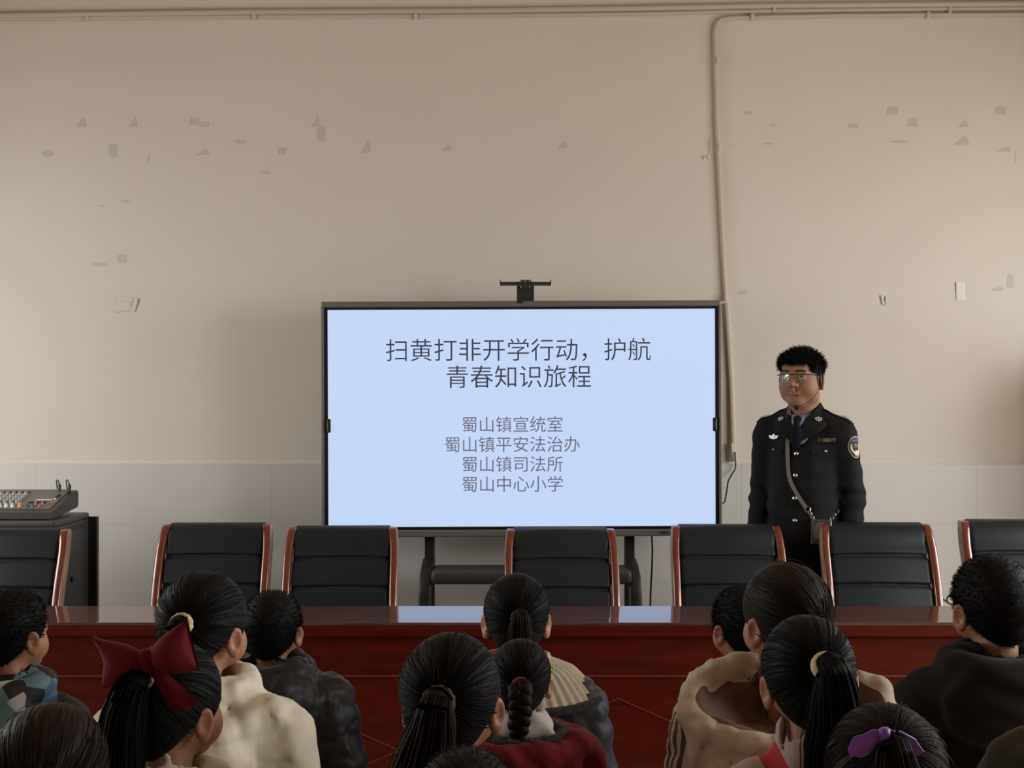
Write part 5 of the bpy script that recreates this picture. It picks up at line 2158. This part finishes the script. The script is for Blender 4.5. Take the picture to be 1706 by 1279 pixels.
def nrm(x, z):
    e = .012
    a = surf(x + e, z) - surf(x - e, z)
    b_ = surf(x, z + e) - surf(x, z - e)
    n = np.cross(a, b_)
    n /= np.linalg.norm(n)
    return n if n[1] < 0 else -n


def basis(n, upv=(0, 0, 1)):
    n = unit(np.array(n, float))
    r = unit(np.cross(upv, n))
    u = np.cross(n, r)
    return r, u, n


# collar and lapels: folded plate from the neck to the first button
cl = Field(lin((-.15, .15, .0042)), lin((-.20, .13, .0042)), lin((1.33, 1.56, .0042)))
inn = [(0, .062, 1.530), (.036, .054, 1.530), (.062, .022, 1.530), (.063, -.020, 1.513), (.050, -.064, 1.484), (.028, -.098, 1.450), (.006, -.120, 1.412)]
out = [(0, .086, 1.488), (.050, .076, 1.486), (.094, .030, 1.474), (.112, -.022, 1.458), (.108, -.070, 1.436), (.074, -.108, 1.404), (.016, -.126, 1.372)]
A, B = spline(inn, 34), spline(out, 34)
for sx in (-1, 1):
    for a, b_ in zip(A, B):
        cl.cap((a[0] * sx, a[1], a[2]), (b_[0] * sx, b_[1], b_[2]), .0065, .0058, .004)
V, Q = cl.mesh()
big_mesh('collar', V, Q, M['uniform'], jacket)

# shirt and tie
sh = Field(lin((-.10, .10, .0042)), lin((-.17, .09, .0042)), lin((1.34, 1.54, .0042)))
sh.ring([(.066 * math.cos(a), -.012 + .064 * math.sin(a), 1.478 + .016 * math.sin(a)) for a in np.linspace(0, 2 * PI, 25)[:-1]], .0095, .006)
sh.ring([(.062 * math.cos(a), -.012 + .060 * math.sin(a), 1.494 + .018 * math.sin(a)) for a in np.linspace(0, 2 * PI, 25)[:-1]], .006, .006)
for sx in (-1, 1):
    for t in np.linspace(0, 1, 9):
        p = np.array((sx * (.060 - .050 * t), -.040 - .048 * t, 1.488 - .022 * t))
        sh.cap(p, p + np.array((sx * .010 - sx * .004 * t, -.012 - .010 * t, -.020 - .022 * t)), .005, .005, .004)
sh.ell((0, -.085, 1.40), (.055, .032, .075), .01)
V, Q = sh.mesh()
big_mesh('shirt', V, Q, M['shirt'], off)
tk = Field(lin((-.06, .06, .0036)), lin((-.20, -.05, .0036)), lin((1.32, 1.50, .0036)))
tk.cap((0, -.098, 1.463), (0, -.113, 1.440), .019, .011, .0)
tk.ell((0, -.122, 1.395), (.024, .014, .06), .008)
V, Q = tk.mesh()
big_mesh('necktie', V, Q, M['necktie'], off)

# trousers and shoes
f = Field(lin((-.23, .23, .010)), lin((-.17, .17, .010)), lin((.03, .98, .012)))
for sx in (-1, 1):
    f.cap((sx * .085, 0, .88), (sx * .095, -.01, .50), .098, .076, .03)
    f.cap((sx * .095, -.01, .50), (sx * .10, .01, .09), .076, .066, .02)
f.cut(lambda x, y, z: z - .95 + 0 * x)
V, Q = f.mesh()
big_mesh('trousers', V, Q, M['uniform'], off)
for sx in (-1, 1):
    g_ = Field(lin((-.07, .07, .006)), lin((-.20, .10, .006)), lin((-.01, .13, .006)))
    g_.ell((0, -.055, .036), (.048, .135, .042)).cap((0, .02, .05), (0, .02, .10), .050, .046, .02)
    g_.cut(lambda x, y, z: .0015 - z + 0 * x)
    V, Q = g_.mesh()
    big_mesh('shoe', V + [sx * .108, .0, 0], Q, M['black'], off)

# epaulettes with silver emblems
for sx in (-1, 1):
    mb = MB()
    a_, b_ = np.array((sx * .085, .004, 1.50)), np.array((sx * .205, .002, 1.45))
    d_ = unit(b_ - a_)
    n_ = unit(np.cross(d_, [0, 1, 0])); n_ = n_ if n_[2] > 0 else -n_
    w_ = np.cross(d_, n_)
    L_ = np.linalg.norm(b_ - a_)
    ts = np.linspace(0, L_, 9)
    outl = [(t, -(.017 + .011 * t / L_)) for t in ts] + [(t, .017 + .011 * t / L_) for t in ts[::-1]] + [(-.008, 0)]

    def on_sh(t, w):
        q_ = a_ + d_ * t + w_ * w
        h = jk.hit((q_[0], q_[1] * .0 + .004 + w_[1] * 0, q_[2] + .08), (0, 0, -1), 0, .2, 400)
        zc = h[2] if h is not None else q_[2]
        h2 = jk.hit((q_[0], q_[1], q_[2] + .08), (0, 0, -1), 0, .2, 400)
        z2 = h2[2] if h2 is not None else zc
        return np.array([q_[0], q_[1], max(z2, zc - .012)])
    V = []
    for hgt in (0.0, .007):
        for (t, w) in outl:
            V.append(tuple(on_sh(t, w) + n_ * hgt))
    n7 = len(outl)
    mb.add(V, [tuple(range(n7)), tuple(range(n7, 2 * n7))] + [(i, (i + 1) % n7, (i + 1) % n7 + n7, i + n7) for i in range(n7)])
    ep = mb.build('epaulette', M['uniform'], jacket)
    mb = MB()
    ctr_ = on_sh(L_ * .62, -.002) + n_ * .0085
    for k4 in range(9):                                            # wreath
        an = PI * (.12 + .76 * k4 / 8) + PI
        p = ctr_ + w_ * math.cos(an) * .017 - d_ * math.sin(an) * .015
        mb.lathe([(.0005, -.001), (.0036, 0), (.0005, .0022)], p, 'z', 8)
    mb.lathe([(.0005, -.001), (.008, 0), (.0005, .003)], ctr_ - d_ * .004, 'z', 12)
    mb.build('shoulder_emblem', M['silver'], ep)
    mb = MB()
    p = on_sh(L_ * .86, 0) + n_ * .0085
    Rm = Matrix((tuple(d_), tuple(w_), tuple(n_))).transposed()
    mb.box(tuple(p - np.array((.006, .017, .0016))), tuple(p + np.array((.006, .017, .0016))), R=Rm)
    mb.build('rank_bar', M['silver'], ep)


def badge(x, z, build, name, m, lift=.004, parent=None, at_=None, n_=None, roll=0.0):
    p = surf(x, z, lift) if at_ is None else np.array(at_)
    r_, u_, nn = basis(nrm(x, z) if n_ is None else n_)
    if roll:
        r_, u_ = r_ * math.cos(roll) + u_ * math.sin(roll), u_ * math.cos(roll) - r_ * math.sin(roll)
    mb = MB()
    build(mb)
    V = [tuple(p + r_ * v[0] + u_ * v[2] - nn * v[1]) for v in mb.V]
    mb.V = V
    return mb.build(name, m, parent or jacket)


def disc_poly(cx, cz, rx, rz, n=20, a0=0, a1=2 * PI):
    return [(cx + rx * math.cos(a), cz + rz * math.sin(a)) for a in np.linspace(a0, a1, n, endpoint=a1 - a0 < 6.2)]


def wreath(mb):
    for a in np.linspace(PI * 1.02, PI * 1.98, 9):
        r1 = .012
        mb.prism(disc_poly(math.cos(a) * r1, math.sin(a) * r1 + .001, .0042, .0042, 8), -.002, .001)
    mb.prism([(-.0025, -.008), (.0025, -.008), (.0032, .004), (0, .011), (-.0032, .004)], -.003, .001)
    mb.prism([(-.008, .000), (-.003, .003), (-.007, .008)], -.0015, .001)
    mb.prism([(.008, .000), (.007, .008), (.003, .003)], -.0015, .001)


for sx in (-1, 1):
    h0 = [cl.hit((sx * .080 + dx, -.3, 1.466 + dz), (0, 1, 0), 0, .5, 700) for dx, dz in ((0, 0), (.008, 0), (0, .008))]
    if all(h is not None for h in h0):
        nn = np.cross(h0[1] - h0[0], h0[2] - h0[0])
        nn = nn if nn[1] < 0 else -nn
        badge(0, 0, wreath, 'collar_badge', M['silver'], at_=h0[0] + unit(nn) * .003, n_=nn)


def wings(mb):
    mb.prism([(-.026, .006), (-.012, .004), (-.006, .007), (-.003, .012), (.003, .012), (.006, .007), (.012, .004), (.026, .006), (.018, -.008), (.006, -.009), (0, -.012), (-.006, -.009), (-.018, -.008)], -.0025, .001)
    mb.prism(disc_poly(0, .001, .0065, .0065, 12), -.0045, -.002)


badge(-.112, 1.388, wings, 'chest_badge', M['silver'])
a, F = obj_text('1108077', 1.0, 0.0, 0.012, .074, shear=.15)
p, (r_, u_, nn) = surf(.122, 1.377, .004), basis(nrm(.122, 1.377))
V = [tuple(p + r_ * q_[0] + u_ * q_[1] * 1.0) for q_ in a]
num = mesh_from('number_badge', V, F)
bm = bmesh.new(); bm.from_mesh(num)
ex_ = bmesh.ops.extrude_face_region(bm, geom=list(bm.faces))
bmesh.ops.translate(bm, vec=Vector(tuple(nn * .002)), verts=[v for v in ex_['geom'] if isinstance(v, bmesh.types.BMVert)])
bmesh.ops.recalc_face_normals(bm, faces=list(bm.faces))
bm.to_mesh(num); bm.free()
link('number_badge', num, jacket, None, M['brass'])
for (x, z, r, m) in ((0, 1.318, .0105, 'button'), (0, 1.226, .0105, 'button'), (0, 1.130, .0105, 'button'), (0, 1.034, .0105, 'button'), (-.112, 1.333, .0065, 'button'), (.115, 1.330, .0065, 'button')):
    badge(x, z, lambda mb: mb.lathe([(r, .002), (r * .95, -.002), (r * .6, -.0048), (.0003, -.0058)], (0, 0, 0), 'y', 18), 'button', M[m], .002)
for sx in (-1, 1):                                               # breast pocket flaps
    mb = MB()
    xs_ = np.linspace(.062, .160, 9) * sx
    top = [surf(x, 1.350, .003) for x in xs_]
    bot = [surf(x, 1.318 - .010 * (1 - abs((i - 4) / 4)), .005) for i, x in enumerate(xs_)]
    V = [tuple(v) for v in top + bot] + [tuple(v + [0, .006, 0]) for v in top + bot]
    F = []
    for i in range(8):
        F += [(i, i + 1, 10 + i, 9 + i), (18 + i, 27 + i, 28 + i, 19 + i), (9 + i, 10 + i, 28 + i, 27 + i), (i, 18 + i, 19 + i, i + 1)]
    mb.add(V, F, 0, False)
    mb.build('pocket_flap', M['uniform'], jacket)

# sleeve patch on his left arm: shield with wheat ears, stars and lettering
pn = unit(np.array((.81, -.58, .05)))
ph_ = jk.hit(np.array((.186, .004, 1.345)) + pn * .15, -pn, 0, .2, 600)
r_, u_, nn = basis(pn)
roll = .10
r_, u_ = r_ * math.cos(roll) + u_ * math.sin(roll), u_ * math.cos(roll) - r_ * math.sin(roll)


def on_arm(x, z, lift):
    q_ = ph_ + r_ * x + u_ * z
    h = jk.hit(q_ + pn * .05, -pn, 0, .12, 300)
    base = h if h is not None else q_ - pn * (x / .10) ** 2 * .03
    return base + pn * lift


def flat_shape(poly, lift, name, m, parent):
    """thin embroidered shape wrapped on the sleeve"""
    bm = bmesh.new()
    vs = [bm.verts.new((x, 0, z)) for x, z in poly]
    bm.faces.new(vs)
    bmesh.ops.triangulate(bm, faces=list(bm.faces))
    for _ in range(2):
        bmesh.ops.subdivide_edges(bm, edges=[e for e in bm.edges if e.calc_length() > .010], cuts=1, use_grid_fill=False)
        bmesh.ops.triangulate(bm, faces=list(bm.faces))
    top = [(v.co.x, v.co.z) for v in bm.verts]
    bm.verts.index_update()
    F = [[v.index for v in fc.verts] for fc in bm.faces]
    bm.free()
    V = [tuple(on_arm(x, z, lift)) for x, z in top] + [tuple(on_arm(x, z, lift - .0012)) for x, z in top]
    n = len(top)
    me = mesh_from(name, V, F + [tuple(i + n for i in reversed(f_)) for f_ in F])
    return link(name, me, parent, None, m)


def shield(k5):
    q_ = []
    for a in np.linspace(0, 2 * PI, 40, endpoint=False):
        x, z = .034 * math.copysign(abs(math.cos(a)) ** .75, math.cos(a)), .046 * math.copysign(abs(math.sin(a)) ** .8, math.sin(a))
        w = 1 - .22 * max(0, -z / .046)
        q_.append((x * w * k5, z * k5))
    return q_


pt = flat_shape(shield(1.0), .003, 'sleeve_patch', M['patch_edge'], jacket)
flat_shape(shield(.90), .0045, 'patch_field', M['patch_navy'], pt)
wl = [(-.023 + .0, .018), (-.0265, .004), (-.024, -.012), (-.016, -.024), (-.010, -.020), (-.0165, -.008), (-.0185, .006), (-.020, .016)]
flat_shape(wl, .006, 'wheat_ear', M['patch_yellow'], pt)
flat_shape([(-x, z) for x, z in reversed(wl)], .006, 'wheat_ear', M['patch_yellow'], pt)
flat_shape([(-.018, -.020), (-.010, -.0165), (-.003, -.017), (0, -.011), (.003, -.017), (.010, -.0165), (.018, -.020), (.014, -.028), (-.014, -.028)], .0065, 'gate', M['patch_white'], pt)
flat_shape([(-.014, -.0265), (-.006, -.025), (.006, -.025), (.014, -.0265), (.011, -.034), (0, -.037), (-.011, -.034)], .0075, 'base_scroll', M['patch_yellow'], pt)
for (x, z, r) in ((0, .011, .0042), (-.009, .006, .0022), (.009, .006, .0022), (-.004, .0, .0022), (.004, .0, .0022)):
    flat_shape([(x + (r if i % 2 == 0 else r * .45) * math.sin(i * PI / 5), z + (r if i % 2 == 0 else r * .45) * math.cos(i * PI / 5)) for i in range(10)], .0065, 'star', M['patch_white'], pt)
a, F = obj_text('中国司法', 1.0, 0.0, 0.0, .040)
V = [tuple(on_arm(x, .029 + z - 6 * x * x, .0062)) for x, z, _ in a]
link('patch_lettering', mesh_from('patch_lettering', V, F), pt, None, M['patch_text'])

# shoulder strap and case are things he carries
W = Matrix.Translation(Vector((off_[0], off_[1], 0))) @ Matrix.Rotation(YAW, 4, 'Z')


def ribbon(name, pts, w, th, m, parent, base):
    mb = MB()
    c = spline(pts, 40)
    pr = []
    for q_ in c:
        h = surf(q_[0], q_[2], th) if q_[2] < 1.43 else None
        pr.append(np.array([q_[0], min(q_[1], h[1]) if h is not None else q_[1], q_[2]]))
    V, F = [], []
    for i, q_ in enumerate(pr):
        t_ = unit(pr[min(i + 1, 39)] - pr[max(i - 1, 0)])
        sd = unit(np.cross(t_, [0.05, -1, 0.25]))
        nn_ = np.cross(sd, t_)
        nn_ = nn_ if nn_[1] < 0 else -nn_
        for a_, b_ in ((-1, 0), (1, 0), (1, 1), (-1, 1)):
            V.append(tuple(W @ Vector(q_ + sd * a_ * w / 2 + nn_ * b_ * th) - base))
    for i in range(39):
        for j in range(4):
            F.append((i * 4 + j, i * 4 + (j + 1) % 4, i * 4 + 4 + (j + 1) % 4, i * 4 + 4 + j))
    mb.add(V, F, 0, False)
    return mb.build(name, m, parent)


bagl = surf(.112, 1.015, .030)
bagw = W @ Vector(bagl)
rec = thing('body_recorder_case', 'black pouch on a grey strap and chain worn across the officer\'s front', 'pouch', tuple(bagw))
sp_ = [(-.066, .05, 1.512), (-.060, .0, 1.524), (-.050, -.06, 1.492), (-.040, -.105, 1.42), (-.036, -.125, 1.33), (-.024, -.14, 1.22), (.012, -.15, 1.15), (.052, -.15, 1.092)]
ribbon('strap', sp_, .016, .003, M['strap_grey'], rec, bagw)


def link_ring(mb, c, R_, r, nn_, sq=1.0):
    rr_, uu_, _n = basis(nn_)
    mb.tube([Vector(c + rr_ * math.cos(a) * R_ + uu_ * math.sin(a) * R_ * sq) for a in np.linspace(0, 2 * PI, 15)], r, n=6, cap=False)


mb = MB()
for i, t in enumerate(np.linspace(0, 1, 6)):
    x, z = .055 + .024 * t, 1.084 - .042 * t
    link_ring(mb, surf(x, z, .006), .0115 if i == 0 else .006, .0015, (0.2 * (-1) ** i, -1, .6 * (i % 2)), 1)
mb.V = [tuple(W @ Vector(v) - bagw) for v in mb.V]
mb.build('chain', M['steel'], rec)
mb = MB()
for i, t in enumerate(np.linspace(0, 1, 5)):
    x, z = .140 + .014 * t, 1.045 + .028 * t
    link_ring(mb, surf(x, z, .006), .006, .0014, (.3 * (-1) ** i, -1, .6 * (i % 2)), 1)
mb.V = [tuple(W @ Vector(v) - bagw) for v in mb.V]
mb.build('chain', M['steel'], rec)
Rw = Matrix.Rotation(YAW + .1, 3, 'Z')
bx_ = MB().box((-.038, -.018, -.075), (.038, .016, .030), .006)
bx_.build('case', M['dark_grey'], rec, xf=Rw.to_4x4())
fl = [(.031 * math.cos(a), -.02 + .040 * max(0, math.sin(a))) for a in np.linspace(0, PI, 13)] + [(-.031, -.05), (.031, -.05)]
MB().prism(fl, -.0225, -.0185).build('flap', M['grey_frame'], rec, xf=Rw.to_4x4())
for sx in (-1, 1):
    MB().tube([(sx * .040, -.016, .028), (sx * .040, -.018, -.02 if sx > 0 else -.075)], .0016, n=6).build('metal_edge', M['steel'], rec, xf=Rw.to_4x4())

# glasses and headset microphone he wears (their own things)
gl = thing('glasses', 'half-rim metal glasses on the face of the uniformed person', 'glasses', tuple(W @ hw_(0, .10, .006)))
gb = W @ hw_(0, .10, .006)
H2 = lambda *v: (W @ hw_(*v)) - gb
mb = MB()
for sx in (-1, 1):
    top = [H2(sx * (.0065 + .043 * u), .1015 - .016 * u ** 2, .0135 + .002 * math.sin(u * PI)) for u in np.linspace(0, 1, 9)]
    mb.tube(top, .0016, n=8)
    mb.tube([H2(sx * .0495, .0855, .0135), H2(sx * .0655, .076, .0125), H2(sx * .0725, .058, .0115), H2(sx * .0765, .01, .011), H2(sx * .0775, -.012, .006)], .0016, n=8)
    mb.tube([H2(sx * .0105, .0975, .003), H2(sx * .0115, .092, -.002)], .0016, n=6)
mb.tube([H2(-.0065, .1015, .0135), H2(-.003, .103, .0145), H2(.003, .103, .0145), H2(.0065, .1015, .0135)], .0015, n=8)
mb.build('frame', mat('brown_metal', (.06, .035, .025), .3, metal=.8), gl)
for sx in (-1, 1):
    outl = [(.0075, .0125), (.022, .0145), (.036, .0145), (.0490, .0125), (.0485, -.002), (.043, -.0125), (.030, -.0155), (.016, -.014), (.009, -.006)]
    V, F = [], []
    for dy in (0, -.0012):
        for (x, z) in outl:
            V.append(H2(sx * x, .1005 - .016 * ((x - .0065) / .043) ** 2 + dy, z))
        V.append(H2(sx * .028, .0985 + dy + .0006, 0))
    n9 = len(outl)
    for i in range(n9):
        j = (i + 1) % n9
        F += [(i, j, n9), (n9 + 1 + j, n9 + 1 + i, 2 * n9 + 1), (i, n9 + 1 + i, n9 + 1 + j, j)]
    MB().add(V, F).build('lens', M['lens'], gl)
hs = thing('headset_microphone', 'thin black headset microphone with foam ball at the uniformed person\'s chin', 'microphone', tuple(W @ hw_(-.08, .0, .0)))
gb = W @ hw_(-.08, .0, .0)
# his left ear is at head-frame -X because the head faces the camera
ear = -1
MB().tube([H2(ear * .0790, .017, .014), H2(ear * .0800, .018, .0), H2(ear * .0800, .018, -.020)], [.0052, .0058, .0050], n=10).build('ear_hook', M['black'], hs)
MB().tube(spline([H2(ear * .0800, .020, -.018), H2(ear * .0785, .034, -.045), H2(ear * .066, .058, -.074), H2(ear * .046, .082, -.092), H2(ear * .028, .096, -.104)], 20), .0012, n=6).build('boom', M['black'], hs)
m_ = MB().lathe([(.0001, -.011), (.007, -.0095), (.0105, -.004), (.011, .002), (.009, .008), (.0001, .011)], H2(ear * .020, .099, -.108), 'y', 16)
m_.build('foam_windscreen', M['foam'], hs)
